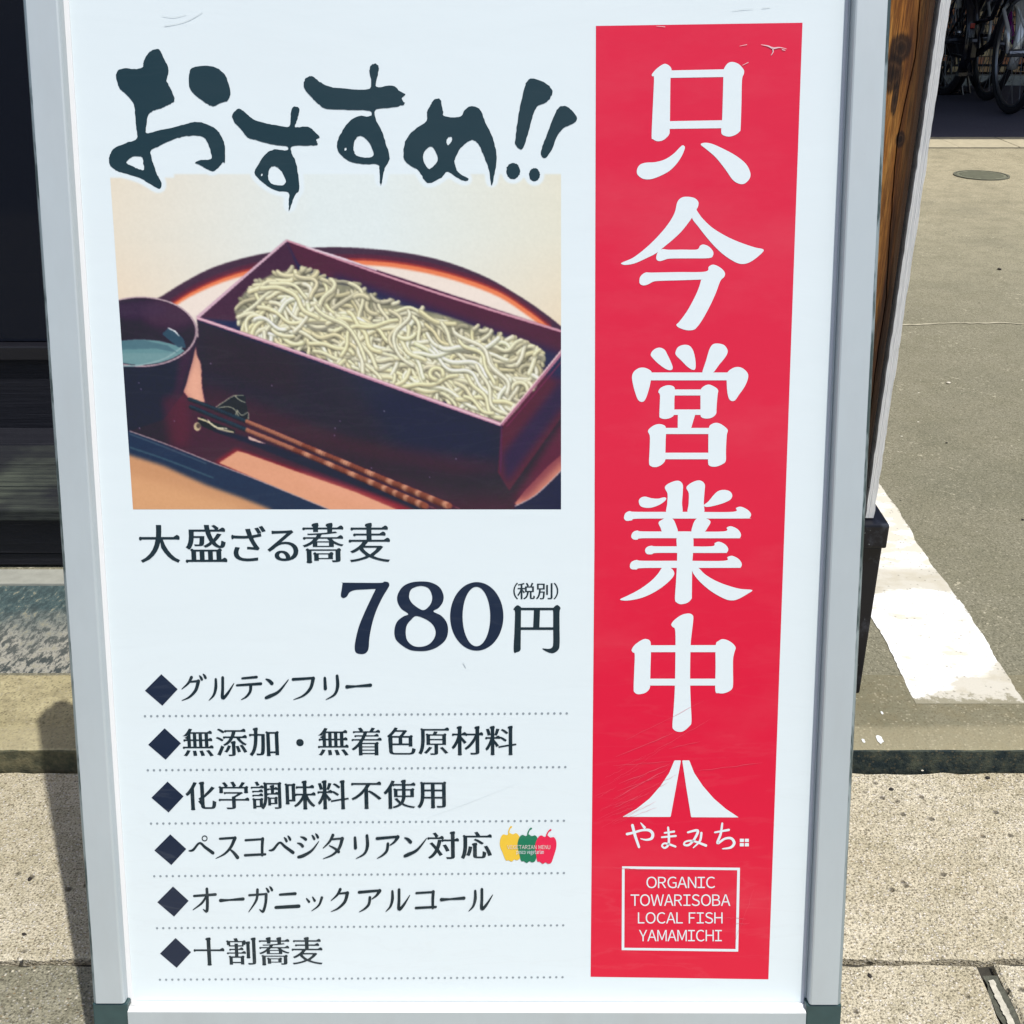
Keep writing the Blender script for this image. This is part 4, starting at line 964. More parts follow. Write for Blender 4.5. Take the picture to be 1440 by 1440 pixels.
# --- type set with Blender's built-in font, given a brush-serif contrast
_gl = {}
def glyph(ch):
    if ch in _gl: return _gl[ch]
    cu = bpy.data.curves.new('g', 'FONT'); cu.body = ch; o = bpy.data.objects.new('g', cu); COL.objects.link(o)
    c2 = o.to_curve(bpy.context.evaluated_depsgraph_get()); cs = []
    for sp in c2.splines:
        pts = []; n = len(sp.bezier_points)
        if n == 0: continue
        for i in range(n):
            a, b = sp.bezier_points[i], sp.bezier_points[(i+1) % n]
            p0, p1, p2, p3 = a.co, a.handle_right, b.handle_left, b.co
            straight = abs((p1-p0).cross(p3-p0).z) < 1e-5 and abs((p2-p0).cross(p3-p0).z) < 1e-5
            for k in range(1 if straight else 5):
                t = k/5; q = p0*(1-t)**3 + p1*3*t*(1-t)**2 + p2*3*t*t*(1-t) + p3*t**3; pts.append((q.x, q.y))
        cl = []
        for p in pts:
            if not cl or math.dist(cl[-1], p) > 1e-4: cl.append(p)
        if len(cl) > 2: cs.append(cl)
    o.to_curve_clear(); bpy.data.objects.remove(o); bpy.data.curves.remove(cu)
    _gl[ch] = cs; return cs
def area(c): return .5*sum(c[i][0]*c[(i+1) % len(c)][1] - c[(i+1) % len(c)][0]*c[i][1] for i in range(len(c)))
_b = glyph('国'); _xs = [p[0] for c in _b for p in c]; _ys = [p[1] for c in _b for p in c]
EM = (max(_xs) - min(_xs)) / .84; CX0 = (max(_xs) + min(_xs)) / 2; CY0 = (max(_ys) + min(_ys)) / 2
def styled(ch, bx, by, serif=True):
    """contours in em units centred on the glyph cell + serif pieces"""
    cs = [[((x-CX0)/EM, (y-CY0)/EM) for x, y in c] for c in glyph(ch)]
    if not cs: return [], []
    big = max(cs, key=lambda c: abs(area(c))); sgn = 1 if area(big) > 0 else -1
    out = []; extra = []
    for c in cs:
        n = len(c); q = []
        for i in range(n):
            p0, p1, p2 = Vector(c[i-1]), Vector(c[i]), Vector(c[(i+1) % n])
            e1 = (p1-p0).normalized(); e2 = (p2-p1).normalized()
            n1 = Vector((e1.y, -e1.x))*sgn; n2 = Vector((e2.y, -e2.x))*sgn
            dx = max((n1.x, n2.x), key=abs); dy = max((n1.y, n2.y), key=abs)
            # only shift along an axis the neighbouring edges really face
            q.append((p1.x + bx*dx*(abs(dx) > .35), p1.y + by*dy*(abs(dy) > .35)))
        out.append(q)
    if serif:
        for c in out:
            n = len(c)
            for i in range(n):
                a, p, r_, d = (Vector(c[(i+k) % n]) for k in (-1, 0, 1, 2))
                e = r_ - p; L = e.length; ea = p - a; ed = d - r_
                if L < 1e-4: continue
                nn = Vector((e.y, -e.x))/L*sgn
                conv = (ea.x*e.y - ea.y*e.x)*sgn > 0 and (e.x*ed.y - e.y*ed.x)*sgn > 0
                hor = lambda w: abs(w.y) < .12*abs(w.x); ver = lambda w: abs(w.x) < .12*abs(w.y)
                if conv and abs(e.x) < .35*abs(e.y) and .015 < L < .12 and hor(ea) and hor(ed) and min(ea.length, ed.length) > .07:
                    x = max(p.x, r_.x) if nn.x > 0 else min(p.x, r_.x); y0, y1 = sorted((p.y, r_.y))
                    if nn.x > 0: extra.append([(x-.13, y1-.006), (x-.09, y1+.026), (x-.045, y1+.050), (x-.004, y1+.030), (x+.018, y1-.008), (x+.010, y0-.003), (x-.02, y0-.003), (x-.06, y0+.002)])
                    else: extra.append(ell(x+.018, (y0+y1)/2-.008, .034, max(.032, (y1-y0)*.75), 10))
                if conv and abs(e.y) < .35*abs(e.x) and .03 < L < .16 and ver(ea) and ver(ed) and min(ea.length, ed.length) > .07:
                    x0, x1 = sorted((p.x, r_.x)); y = p.y
                    if nn.y > 0: extra.append([(x0-.034, y-.016), (x0+.008, y+.018), (x1-.014, y+.034), (x1+.008, y+.016), (x1+.002, y-.06), (x0-.004, y-.06)])
                    else: extra.append(ell((x0+x1)/2, y+.003, (x1-x0)*.60, .030, 12))
            for i in range(n):   # shoulders at upper right corners
                a, p, r_ = (Vector(c[(i+k) % n]) for k in (-1, 0, 1)); ea = p-a; e = r_-p
                if (ea.x*e.y - ea.y*e.x)*sgn > 0 and ea.length > .12 and e.length > .12:
                    h = [w for w in (ea, e) if abs(w.y) < .1*abs(w.x)]; v_ = [w for w in (ea, e) if abs(w.x) < .1*abs(w.y)]
                    if h and v_:
                        cen = (a + r_)/2
                        if p.x > cen.x and p.y > cen.y: extra.append([(p.x-.085, p.y-.004), (p.x-.05, p.y+.026), (p.x-.012, p.y+.024), (p.x+.016, p.y-.008), (p.x+.010, p.y-.03), (p.x-.02, p.y-.04)])
                        if p.x < cen.x and p.y > cen.y: extra.append([(p.x-.022, p.y-.020), (p.x-.004, p.y+.014), (p.x+.03, p.y+.022), (p.x+.055, p.y+.002), (p.x+.03, p.y-.03)])
    return out, extra
def set_text(name, s_, x0, x1, yc, em, mat, bx=.020, by=-.009, serif=True, n0=.00030, sx=1.0):
    """characters centred in equal cells between the seen points (x0, yc) and (x1, yc); em in pixels"""
    P = Print(n0)
    u0, v0 = uv_at(x0, yc[0] if isinstance(yc, tuple) else yc); u1, v1 = uv_at(x1, yc[1] if isinstance(yc, tuple) else yc)
    pit = 1/len(s_); mm = em * (uv_at(x0+50, 700)[0] - uv_at(x0, 700)[0])/50
    mm = em * (uv_at((x0+x1)/2+50, v0 if False else (yc[0] if isinstance(yc, tuple) else yc))[0] - uv_at((x0+x1)/2, (yc[0] if isinstance(yc, tuple) else yc))[0])/50
    for i, ch in enumerate(s_):
        t = (i+.5)*pit; cx = u0+(u1-u0)*t; cy = v0+(v1-v0)*t
        cs, ex = styled(ch, bx, by, serif)
        if not cs: continue
        P.contours([[(cx + x*mm*sx, cy + y*mm) for x, y in c] for c in cs])
        for c in ex: P.contours([[(cx + x*mm*sx, cy + y*mm) for x, y in catmull(c, 3)]])
    return P.build(name, mat)
DK = lambda x, y: [([(x, y), (x+5, y+6), (x+9, y+14)], [4, 9, 10]), ([(x+14, y-6), (x+19, y), (x+23, y+8)], [4, 9, 10])]
_HE = [([(4,66),(20,62),(44,36),(66,52),(96,74)], [5,10,8,11,13])]
KANA = {
 'グ': [([(42,10),(30,32),(6,54)],[12,9,3]), ([(36,27),(66,24)],[7,9]), ([(68,24),(58,58),(34,84),(6,97)],[14,12,8,2])] + DK(72,4),
 'ル': [([(30,18),(30,50),(22,78),(4,98)],[9,12,9,2]), ([(56,12),(56,50),(56,88),(74,72),(98,34)],[11,11,13,10,3])],
 'テ': [([(26,16),(80,11)],[8,10]), ([(6,42),(96,36)],[8,11]), ([(58,40),(56,64),(42,84),(22,96)],[12,11,8,2])],
 'ン': [([(12,20),(24,26),(34,36)],[5,12,14]), ([(12,90),(26,84),(60,66),(96,22)],[11,14,10,3])],
 'フ': [([(10,22),(86,17)],[11,9]), ([(86,18),(76,54),(50,82),(12,98)],[14,12,8,2])],
 'リ': [([(26,18),(28,58)],[10,13]), ([(72,10),(74,50),(62,80),(30,99)],[11,13,9,2])],
 'ー': [([(6,52),(40,50),(94,46)],[14,7,13])],
 'ペ': _HE, 'ベ': _HE + DK(62,16),
 'ス': [([(20,20),(78,16)],[9,9]), ([(78,17),(62,52),(38,78),(4,96)],[14,11,8,2]), ([(58,60),(74,74),(88,92)],[5,11,14])],
 'コ': [([(16,26),(82,22)],[9,8]), ([(82,20),(80,50),(80,84)],[12,11,10]), ([(14,84),(92,80)],[10,9])],
 'ジ': [([(22,14),(34,18),(42,24)],[4,10,12]), ([(10,38),(22,42),(30,50)],[4,10,12]), ([(14,92),(34,86),(66,66),(92,32)],[11,13,9,3])] + DK(66,8),
 'タ': [([(44,8),(30,34),(6,58)],[12,9,3]), ([(38,24),(76,21)],[7,8]), ([(80,21),(68,58),(42,84),(6,99)],[14,11,8,2]), ([(30,48),(52,60),(66,72)],[4,9,12])],
 'ア': [([(8,22),(88,15)],[12,9]), ([(88,16),(76,34),(58,48)],[15,9,4]), ([(50,42),(46,68),(30,86),(8,99)],[11,11,8,2])],
 'オ': [([(10,34),(94,28)],[9,11]), ([(60,6),(62,50),(60,93),(46,86)],[11,12,12,3]), ([(58,34),(40,62),(6,88)],[8,9,3])],
 'ガ': [([(10,32),(76,27)],[9,8]), ([(76,28),(74,62),(64,95),(50,87)],[12,11,11,3]), ([(42,10),(38,50),(8,97)],[11,10,3])] + DK(76,4),
 'ニ': [([(22,30),(82,26)],[9,12]), ([(6,80),(96,75)],[12,14])],
 'ッ': [([(18,46),(28,58)],[5,10]), ([(42,40),(50,54)],[5,10]), ([(78,42),(66,72),(38,94)],[11,8,2])],
 'ク': [([(42,10),(30,32),(6,54)],[12,9,3]), ([(36,27),(66,24)],[7,9]), ([(70,24),(60,58),(34,84),(6,97)],[14,12,8,2])],
}
def set_kana(name, s_, x0, x1, yc, em, mat):
    P = Print(.0003); pit = (x1-x0)/len(s_)
    for i, ch in enumerate(s_):
        cx = x0 + pit*(i+.5); cy = yc[0] + (yc[1]-yc[0])*(i+.5)/len(s_)
        strokes(P, KANA[ch], cx - em/2, cy - em*.54, 100/em)
        if ch == 'ペ': 
            C_ = (cx + em*.14, cy - em*.36); P.px([ell(*C_, em*.115, em*.115, 20), ell(*C_, em*.075, em*.075, 20)], False)
    return P.build(name, mat)
set_text('dish_name', '大盛', 192, 322, 766, 59, m_txt, .022, -.009)
set_text('dish_name', 'ざる', 322, 424, 767, 55, m_txt, .022, -.002)
set_text('dish_name', '蕎麦', 422, 552, 765, 59, m_txt, .022, -.009)
set_text('small_note', '税別', 727, 779, 831.5, 25.5, m_txt, .012, -.002, False)
set_text('small_note', '（', 705, 729, 831.5, 25, m_txt, .004, -.004, False); set_text('small_note', '）', 778, 802, 831.5, 25, m_txt, .004, -.004, False)
def latin(name, s_, x0, x1, yt, yb, mat, n0=.0003, gap=.10):
    H = [p[1] for c in glyph('Ｈ') for p in c]; lo, hi = min(H), max(H); cap = hi - lo; cur = 0.0; cs = []
    for ch in s_:
        if ch == ' ': cur += cap*.46; continue
        g_ = glyph(chr(ord(ch) + 0xFEE0)); X = [p[0] for c in g_ for p in c]; a = min(X)
        k_ = {'A': -.05, 'Y': -.05, 'T': -.04, 'W': -.05}.get(ch, .0)
        cs.append([[(x - a + cur + k_*cap, y) for x, y in c] for c in g_]); cur += max(X) - a + cap*(gap + 2*k_ + .02)
    XX_ = [p[0] for g_ in cs for c in g_ for p in c]; a, b = min(XX_), max(XX_)
    P = Print(n0); conv = lambda x, y: uv_at(x0 + (x-a)/(b-a)*(x1-x0), yb - (y-lo)/(hi-lo)*(yb-yt))
    for g_ in cs: P.contours([[conv(x, y) for x, y in c] for c in g_])
    return P.build(name, mat)
latin('banner_text', 'ORGANIC', 909, 1005.5, 1232.8, 1248.5, m_wi)
latin('banner_text', 'TOWARISOBA', 886.7, 1027, 1257.6, 1273.6, m_wi)
latin('banner_text', 'LOCAL FISH', 897, 1016, 1282.8, 1298.3, m_wi)
latin('banner_text', 'YAMAMICHI', 898.5, 1015, 1307.5, 1323.3, m_wi)
# price
P = Print(.0003)
P.px([[(90,80),(92,79),(200,80),(310,80),(332,73),(355,78),(360,95),(350,115),(320,165),(285,240),(260,320),(245,400),(240,460),(225,485),(200,492),(170,485),(160,460),(165,410),(185,330),(220,245),(260,160),(281,116),(278,115),(220,118),(160,122),(130,135),(115,158),(95,168),(80,155),(85,115)]], True, 460, 800, 4.114)
P.px([[(540,72),(600,78),(650,105),(673,150),(670,190),(645,225),(615,245),(660,270),(692,310),(700,360),(685,410),(640,450),(590,470),(540,475),(480,468),(425,435),(395,400),(390,350),(405,305),(440,275),(470,260),(430,230),(408,190),(408,150),(435,105),(480,80)],
      [(540,98),(585,110),(605,145),(607,180),(590,215),(555,238),(505,210),(480,180),(475,150),(490,115)], [(515,272),(570,290),(610,320),(628,360),(620,400),(590,435),(545,450),(500,445),(465,415),(455,370),(462,325),(485,295)]], True, 460, 800, 4.114)
P.px([ell(866,274,154,198,40), ell(864,275,80,172,40)], True, 460, 800, 4.114)
P.build('price_digits', m_nav)
chars('yen_character', 460, 800, 4.114, [[(1078,232),(1100,210),(1122,222),(1122,240),(1121,340),(1120,440),(1118,470),(1100,480),(1080,475),(1084,360),(1087,250)],
 [(1305,230),(1330,208),(1350,225),(1345,250),(1345,345),(1345,440),(1335,470),(1305,487),(1270,478),(1245,460),(1280,462),(1300,455),(1308,430),(1308,340),(1308,250)],
 Bx((1112,224),(1320,224),(1320,238),(1112,238)), Bx((1115,337),(1315,337),(1315,352),(1115,352)), Bx((1197,232),(1232,232),(1228,343),(1192,343))], m_txt)
# list
for cx, cy, h_ in ((227,970,23),(231.6,1046,23),(235.7,1120.6,22.6),(239.6,1194.6,22.4),(243.4,1267.5,22),(247,1339.7,21.8)):
    P = Print(.0003); P.px([[(cx, cy-h_*.96), (cx+h_, cy-1), (cx+1.5, cy+h_*.96), (cx-h_, cy+1)]], False); P.build('diamond_bullet', m_nav)
set_kana('menu_line', 'グルテンフリー', 253, 524, (969, 966), 37.5, m_txt)
set_text('menu_line', '無添加', 255, 396, (1045, 1044), 44.5, m_txt)
set_text('menu_line', '・', 402, 442, 1045, 44, m_txt, .012, .012, False)
set_text('menu_line', '無着色原材料', 445, 728, (1044, 1042), 44.5, m_txt)
set_text('menu_line', '化学調味料不使用', 259, 632, (1120, 1117), 44.5, m_txt)
set_kana('menu_line', 'ペスコベジタリアン', 264, 602, (1192, 1190), 36.5, m_txt)
set_text('menu_line', '対応', 600, 693, (1190.5, 1189), 44, m_txt, .024, -.006)
set_kana('menu_line', 'オーガニックアルコール', 268, 695, (1267, 1265), 36, m_txt)
set_text('menu_line', '十割蕎麦', 271, 455, (1339, 1338), 44, m_txt)
for (xa_, ya_, xb_, yb_) in ((204,1007,797,1003),(208,1083,795,1078.5),(212.5,1158,793,1154),(217,1232,793,1227.5),(221,1305,792,1301),(225,1377.5,791,1374)):
    P = Print(.00025); n = int((xb_-xa_)/8.63); P.step = 0
    for i in range(n+1):
        t = i/n; u_, v_ = uv_at(xa_+(xb_-xa_)*t, ya_+(yb_-ya_)*t); k = len(P.v)
        P.v += [(u_+.00105*math.cos(2*math.pi*a/8), v_+.00105*math.sin(2*math.pi*a/8), P.n) for a in range(8)]; P.f.append(tuple(range(k, k+8)))
    P.build('dotted_rule', m_dot)
# three peppers
def pepper(ox, rot, mat, n0, stem_c):
    body = [(-34,-36),(-22,-48),(-8,-44),(2,-50),(14,-44),(28,-46),(38,-32),(40,-8),(34,22),(28,44),(16,50),(6,46),(-4,52),(-16,46),(-26,44),(-34,16),(-40,-10)]
    stem = ([(0,-44),(-3,-62),(4,-78),(12,-84)], [7, 6, 5, 8])
    ca, sa = math.cos(rot), math.sin(rot); T = lambda p: (ox[0] + p[0]*ca - p[1]*sa, ox[1] + p[0]*sa + p[1]*ca)
    P = Print(n0); P.px([[T((x*1.62, y*1.72)) for x, y in body]], True, 480, 1140, 4.364)
    strokes(P, [([T((x*1.3+4, y*1.45)) for x, y in stem[0]], [w*1.5 for w in stem[1]])], 480, 1140, 4.364)
    P.build('pepper_print', mat)
pepper((1040, 222), R(-8), film('yellow_ink', ink(244, 204, 74)), .00030, None)
pepper((1145, 230), R(0), film('green_ink', ink(38, 128, 96)), .00040, None)
pepper((1252, 236), R(6), film('pepper_red_ink', ink(236, 50, 88)), .00050, None)
m_pt = film('pale_small_ink', ink(236, 226, 220))
latin('pepper_text', 'VEGETARIAN MENU', 480+1018/4.364, 480+1282/4.364, 1188, 1193.4, m_pt, .0007, .16)
latin('pepper_text', 'pesco vegetarian', 480+1075/4.364, 480+1242/4.364, 1194.6, 1200.2, m_wi, .0007, .12)

# scratches, tape and small scars on the film
m_scr = film('scratch_pale', ink(238, 96, 118), .4); m_scr2 = film('scratch_white', ink(238, 200, 208), .4); m_mark = film('scuff_grey', ink(221, 232, 237), .4)
fan = []
for q in range(26):
    x = random.uniform(838, 900); y = random.uniform(1085, 1165) - (x-838)*.25; L_ = random.uniform(20, 64); th = random.uniform(.30, .62)
    fan.append(((x, y), (x + L_*math.cos(th), y - L_*math.sin(th)), random.uniform(.25, .55)))
for (a, b, w) in tuple(fan) + (((866,1064),(948,1030),1.0), ((862,1076),(945,1070),.8), ((870,1102),(942,1074),1.3), ((862,1124),(940,1080),1.6), ((868,1112),(930,1090),.9), ((980,1084),(1072,1072),.9), ((940,1052),(985,1042),.7),
                  ((862,1220),(912,1223),.9), ((1018,1290),(1050,1292),.9), ((1030,1299),(1054,1298),.8), ((920,1056),(1000,1010),.6), ((880,1040),(990,985),.5), ((862,1136),(900,1118),1.0), ((1034,1322),(1060,1250),.4)):
    n = 10; pts = [(a[0]+(b[0]-a[0])*i/n + random.gauss(0, .35), a[1]+(b[1]-a[1])*i/n + random.gauss(0, .35)) for i in range(n+1)]
    P = Print(.00060); strokes(P, [(pts, [.15, w*.6, w*.45, w*.7, .1])], 0, 0, 1); P.build('scratch', m_scr)
for st1 in [([(1070,63),(1080,65),(1087,68),(1096,67),(1106,69)], [.5,1.8,2.6,1.4,.5]), ([(1086,67),(1087,73),(1084,78)], [1.8,1.4,.5]), ([(1100,70),(1104,71)], [1.4,.8]), ([(1040,65),(1050,63)], [.4,.9]), ([(1044,92),(1052,88)], [.6,.9]),
            ([(923,37),(935,38)], [.4,1.0])]:
    P = Print(.00062); strokes(P, [st1], 0, 0, 1); P.build('scar', m_scr2)
for st1 in [([(232,36),(250,33),(268,27),(285,17)], [1.2,.7,1.0,.6]), ([(228,22),(245,24),(262,20)], [.5,.8,.5]), ([(1030,15),(1045,13),(1060,12)], [.5,.8,.3]), ([(1072,11),(1083,10)], [.9,.7]), ([(652,932),(655,938)], [2.0,1.2]),
            ([(600,1150),(660,1128),(730,1100)], [.1,.3,.1])]:
    P = Print(.00062); strokes(P, [st1], 0, 0, 1); P.build('scuff', m_mark)

# ------------------------------------------------------------------ FOOD PHOTO printed on the poster (colour stored per corner of a fine sheet)
SS = 2; X0, X1, Y0, Y1 = 154, 790, 238, 717
WW, HH = (X1-X0)*SS, (Y1-Y0)*SS
img = np.zeros((HH, WW, 3))
yyi, xxi = np.mgrid[0:HH, 0:WW]; XX = X0 + xxi/SS; YY = Y0 + yyi/SS
def mask(poly):
    M = np.zeros((HH, WW+1), np.int32); n = len(poly); rowsY = Y0 + (np.arange(HH)+.5)/SS
    for i in range(n):
        (xa, ya), (xb, yb) = poly[i], poly[(i+1) % n]
        if ya == yb: continue
        lo, hi = (ya, yb) if ya < yb else (yb, ya)
        r = np.where((rowsY >= lo) & (rowsY < hi))[0]
        if len(r) == 0: continue
        x = xa + (rowsY[r]-ya)*(xb-xa)/(yb-ya); c_ = np.clip(np.ceil((x-X0)*SS-.5), 0, WW).astype(int)
        np.add.at(M, (r, c_), 1)
    return (np.cumsum(M, axis=1)[:, :WW] % 2).astype(float)
def blur(m, r):
    r = int(r*SS)
    if r < 1: return m
    for _ in range(2):
        for ax in (0, 1):
            k = 2*r+1; p = np.pad(m, [(r+1, r) if a == ax else (0, 0) for a in range(m.ndim)], mode='edge')
            c_ = np.cumsum(p, axis=ax)
            sl1 = [slice(None)]*m.ndim; sl0 = [slice(None)]*m.ndim; sl1[ax] = slice(k, None); sl0[ax] = slice(0, -k)
            m = (c_[tuple(sl1)] - c_[tuple(sl0)])/k
    return m
def sm_noise(cell, seed):
    r = np.random.default_rng(seed); h, w = HH//cell+3, WW//cell+3; a = r.random((h, w))
    yi = np.arange(HH)/cell; xi = np.arange(WW)/cell; y0 = yi.astype(int); x0 = xi.astype(int); fy = (yi-y0)[:, None]; fx = (xi-x0)[None]
    fy = fy*fy*(3-2*fy); fx = fx*fx*(3-2*fx)
    return (a[y0][:, x0]*(1-fy)*(1-fx) + a[y0+1][:, x0]*fy*(1-fx) + a[y0][:, x0+1]*(1-fy)*fx + a[y0+1][:, x0+1]*fy*fx) - .5
def put(m, col, a=1.0):
    global img
    col = np.asarray(col, float); m = (m*a)[..., None]; img = img*(1-m) + col*m
def grad(c0, c1, t): t = np.clip(t, 0, 1)[..., None]; return np.asarray(c0, float)*(1-t) + np.asarray(c1, float)*t
def poly(p, col, soft=0, a=1.0): put(blur(mask(p), soft) if soft else mask(p), col, a)
def line(pts, w, col, soft=0, a=1.0, sub=8):
    L, Rr = stroke_outline(pts, w if isinstance(w, (list, tuple)) else [w, w], sub); poly(L + Rr[::-1], col, soft, a)
# table cloth background
t = (XX-X0)/(X1-X0)
bgc = grad((236,226,206), (229,239,238), np.clip(t*2.2, 0, 1)); bgc = bgc*(1-np.clip((t-.6)*2.2, 0, 1)[..., None]) + np.array((233,229,208))*np.clip((t-.6)*2.2, 0, 1)[..., None]
bgc += np.clip((YY-330)/120, 0, 1)[..., None]*np.array((4,-8,-16))*(np.abs(t-.45)*2)[..., None]
img[:] = bgc
# tray: dark rim, glowing inner wall, pale glossy floor
rim_o = catmull([(228,416),(262,395),(300,376),(350,361),(400,352),(450,348),(500,348.5),(560,354),(620,366),(680,388),(730,416),(768,442),(800,468)], 8, False)
poly(rim_o + [(800, 720), (150, 720), (150, 470), (200, 430)], (74, 50, 66), .6)
rim_i = catmull([(240,430),(270,411),(310,393),(352,380),(400,371),(460,367),(520,367),(580,374),(640,388),(700,410),(744,438),(775,462)], 8, False)
poly([(x, y-9) for x, y in rim_i] + [(775, 560), (240, 560)], (96, 44, 60), 1.2)
poly([(x, y-3) for x, y in rim_i] + [(775, 560), (240, 560)], (168, 62, 52), 1)
poly([(x, y) for x, y in rim_i] + [(775, 560), (240, 560)], (238, 132, 86), .8)
poly([(x-2, y+6) for x, y in rim_i] + [(775, 560), (240, 560)], (242, 228, 216), 1.2)
# tray floor under and before the box
poly([(150, 500), (300, 470), (700, 640), (800, 560), (800, 720), (150, 720)], (50, 30, 50))
put(blur(mask([(240,520),(330,600),(500,660),(640,700),(740,700),(760,720),(300,720),(250,640)]), 14), (88, 34, 58), .55)
# peach light on the lacquer
poly([(275,486),(277,500),(283,512),(291,515),(283,524),(284,545),(288,566),(266,561),(257,549),(262,530),(270,508)], (232, 172, 146), .5)
poly([(331,631),(342,634),(430,664),(520,694),(590,720),(470,720),(302,650)], (140, 40, 50), 2.5)
poly([(334,634),(345,637),(420,664),(500,692),(566,720),(470,720),(308,651)], (226, 162, 128), .8)
put(blur(mask([(420,664),(500,692),(566,720),(540,720),(430,680)]), 6), (236, 170, 140), .5)
poly([(800,630),(770,656),(738,690),(724,708),(728,712),(752,698),(780,672),(800,650)], (212, 138, 116), .7)
poly([(800,650),(782,672),(752,698),(726,712),(720,720),(800,720)], (34, 38, 66), .5)
line([(724,712),(752,697),(780,671),(800,650)], 1.2, (190, 184, 190))
# near edge of the tray and table below
poly([(150,594),(182,606),(300,651),(384,684),(470,720),(150,720)], (42, 54, 78), .5)
poly([(150,628),(186,641),(230,655),(290,682),(340,700),(390,720),(150,720)], (206, 152, 110), 2.6)
put(blur(mask([(150,660),(230,680),(340,712),(340,720),(150,720)]), 7), (222, 168, 122), .8)
line([(182,606),(240,627),(300,651),(360,674),(462,716)], 1.3, (178, 160, 160), .3)
line([(182,629),(230,645),(300,672)], 1.6, (70, 98, 112), .6); line([(182,610),(240,632),(290,652)], 1.0, (84, 106, 122), .5)
# cup
cup_body = [(150,470),(277,462),(277,480),(270,510),(262,540),(256,556),(230,590),(182,606),(150,596)]
poly(cup_body, (40, 32, 54), .4)
put(blur(mask([(255,470),(277,470),(270,510),(258,548),(244,560),(250,520)]), 4), (78, 40, 62), .6)
put(blur(mask([(228,560),(262,552),(268,600),(262,630),(240,626)]), 6), (110, 40, 58), .5)
E_ = lambda cx, cy, rx, ry, n=60: [(cx+rx*math.cos(2*math.pi*k/n), cy+ry*math.sin(2*math.pi*k/n)) for k in range(n)]
poly(E_(198, 466.5, 79.5, 49.5), (190, 166, 172)); poly(E_(197.5, 466.5, 77.2, 47.6), (50, 34, 50))
put(blur(mask(E_(240, 440, 40, 22)), 6)*mask(E_(197.5, 466.5, 77, 47)), (88, 58, 76), .6); put(blur(mask(E_(190, 436, 46, 12)), 5)*mask(E_(197.5, 466.5, 77, 47)), (72, 52, 74), .6)
liq = mask(E_(196, 502, 68, 24.5))*mask(E_(197.5, 466.5, 76, 46.5)); put(liq, (106, 146, 150)); put(blur(liq, 3)*liq*(YY > 496), (124, 158, 160), .6)
put(mask([(236,462),(246,464),(258,476),(262,490),(250,488),(240,480),(228,470)])*mask(E_(197.5, 466.5, 74, 44)), (56, 84, 100), .9)
line([(236,461),(246,466),(252,473)], [1.0, 2.2, .6], (226, 230, 232)); line([(170,515),(200,513),(232,504),(256,488)], 1.8, (150, 178, 180), .3)
put(mask([(150,480),(200,478),(236,486),(250,496),(220,490),(150,492)])*liq, (70, 100, 114), .6)
# box: outer walls
A_, B_, C_, D_ = (403, 338), (277, 447), (705, 597), (800, 469)
poly([B_, C_, (704, 664), (640, 655), (300, 560), (283, 520)], (48, 33, 52), .6)
put(blur(mask([(480,500),(705,600),(704,664),(560,640)]), 16), (40, 40, 64), .8)
put(blur(mask([(290,540),(500,620),(700,650),(704,664),(640,668),(300,600)]), 8), (78, 32, 52), .55); put(blur(mask([(278,452),(420,500),(420,560),(290,520)]), 10), (54, 26, 46), .6)
poly([C_, (800, 480), (800, 572), (716, 690), (700, 664)], (88, 38, 56), .6)
put(blur(mask([(706,640),(800,520),(800,560),(712,680)]), 5), (48, 38, 72), .8); put(blur(mask([(720,705),(800,580),(800,640),(742,700)]), 5), (112, 44, 64), .7)
poly([(790,497),(800,490),(800,545),(790,540)], (196, 116, 100), 1)
# inside
poly([A_, B_, C_, D_], (44, 46, 78))
poly([A_, D_, (800, 545), (560, 430), (420, 372)], (84, 34, 58), 1); poly([A_, B_, (330, 452), (420, 380)], (74, 44, 62), 1.5)
put(blur(mask([(470,386),(800,500),(800,540),(600,450),(470,405)]), 6), (44, 50, 80), .9)
# noodles
NP = catmull([(331,432),(338,412),(352,400),(378,384),(412,376),(445,382),(470,394),(505,400),(535,418),(575,428),(610,436),(650,448),(692,466),(722,474),(748,486),(764,498),(762,522),(752,545),(732,566),(712,586),(700,592),(640,572),(560,543),(480,515),(400,488),(350,470),(334,462)], 4)
nm = mask(NP); nb = np.clip((blur(nm, 7) - .62)/.2, 0, 1); put(nb, (140, 138, 114)); put(nb*blur((sm_noise(14, 3) > 0).astype(float), 2), (176, 172, 140), .5)
FL = sm_noise(90, 21)*3.4; LM = sm_noise(70, 22)
kern = {}
def disk(r):
    if r not in kern:
        R_ = int(math.ceil(r*SS))+1; y, x = np.mgrid[-R_:R_+1, -R_:R_+1]; kern[r] = np.clip(r*SS + .5 - np.hypot(x, y), 0, 1)[..., None]
    return kern[r]
def stamp(pts, r, col, a):
    k = disk(r)*a; h = k.shape[0]//2; col = np.asarray(col, float)
    for x, y in pts:
        cx = int((x-X0)*SS); cy = int((y-Y0)*SS)
        if h <= cx < WW-h and h <= cy < HH-h:
            s_ = img[cy-h:cy+h+1, cx-h:cx+h+1]; s_ += (col-s_)*k
nmi = nm > .5
def inside(x, y):
    i, j = int((y-Y0)*SS), int((x-X0)*SS); return 0 <= i < HH and 0 <= j < WW and nmi[i, j]
rr = random.Random(5)
NT = 680
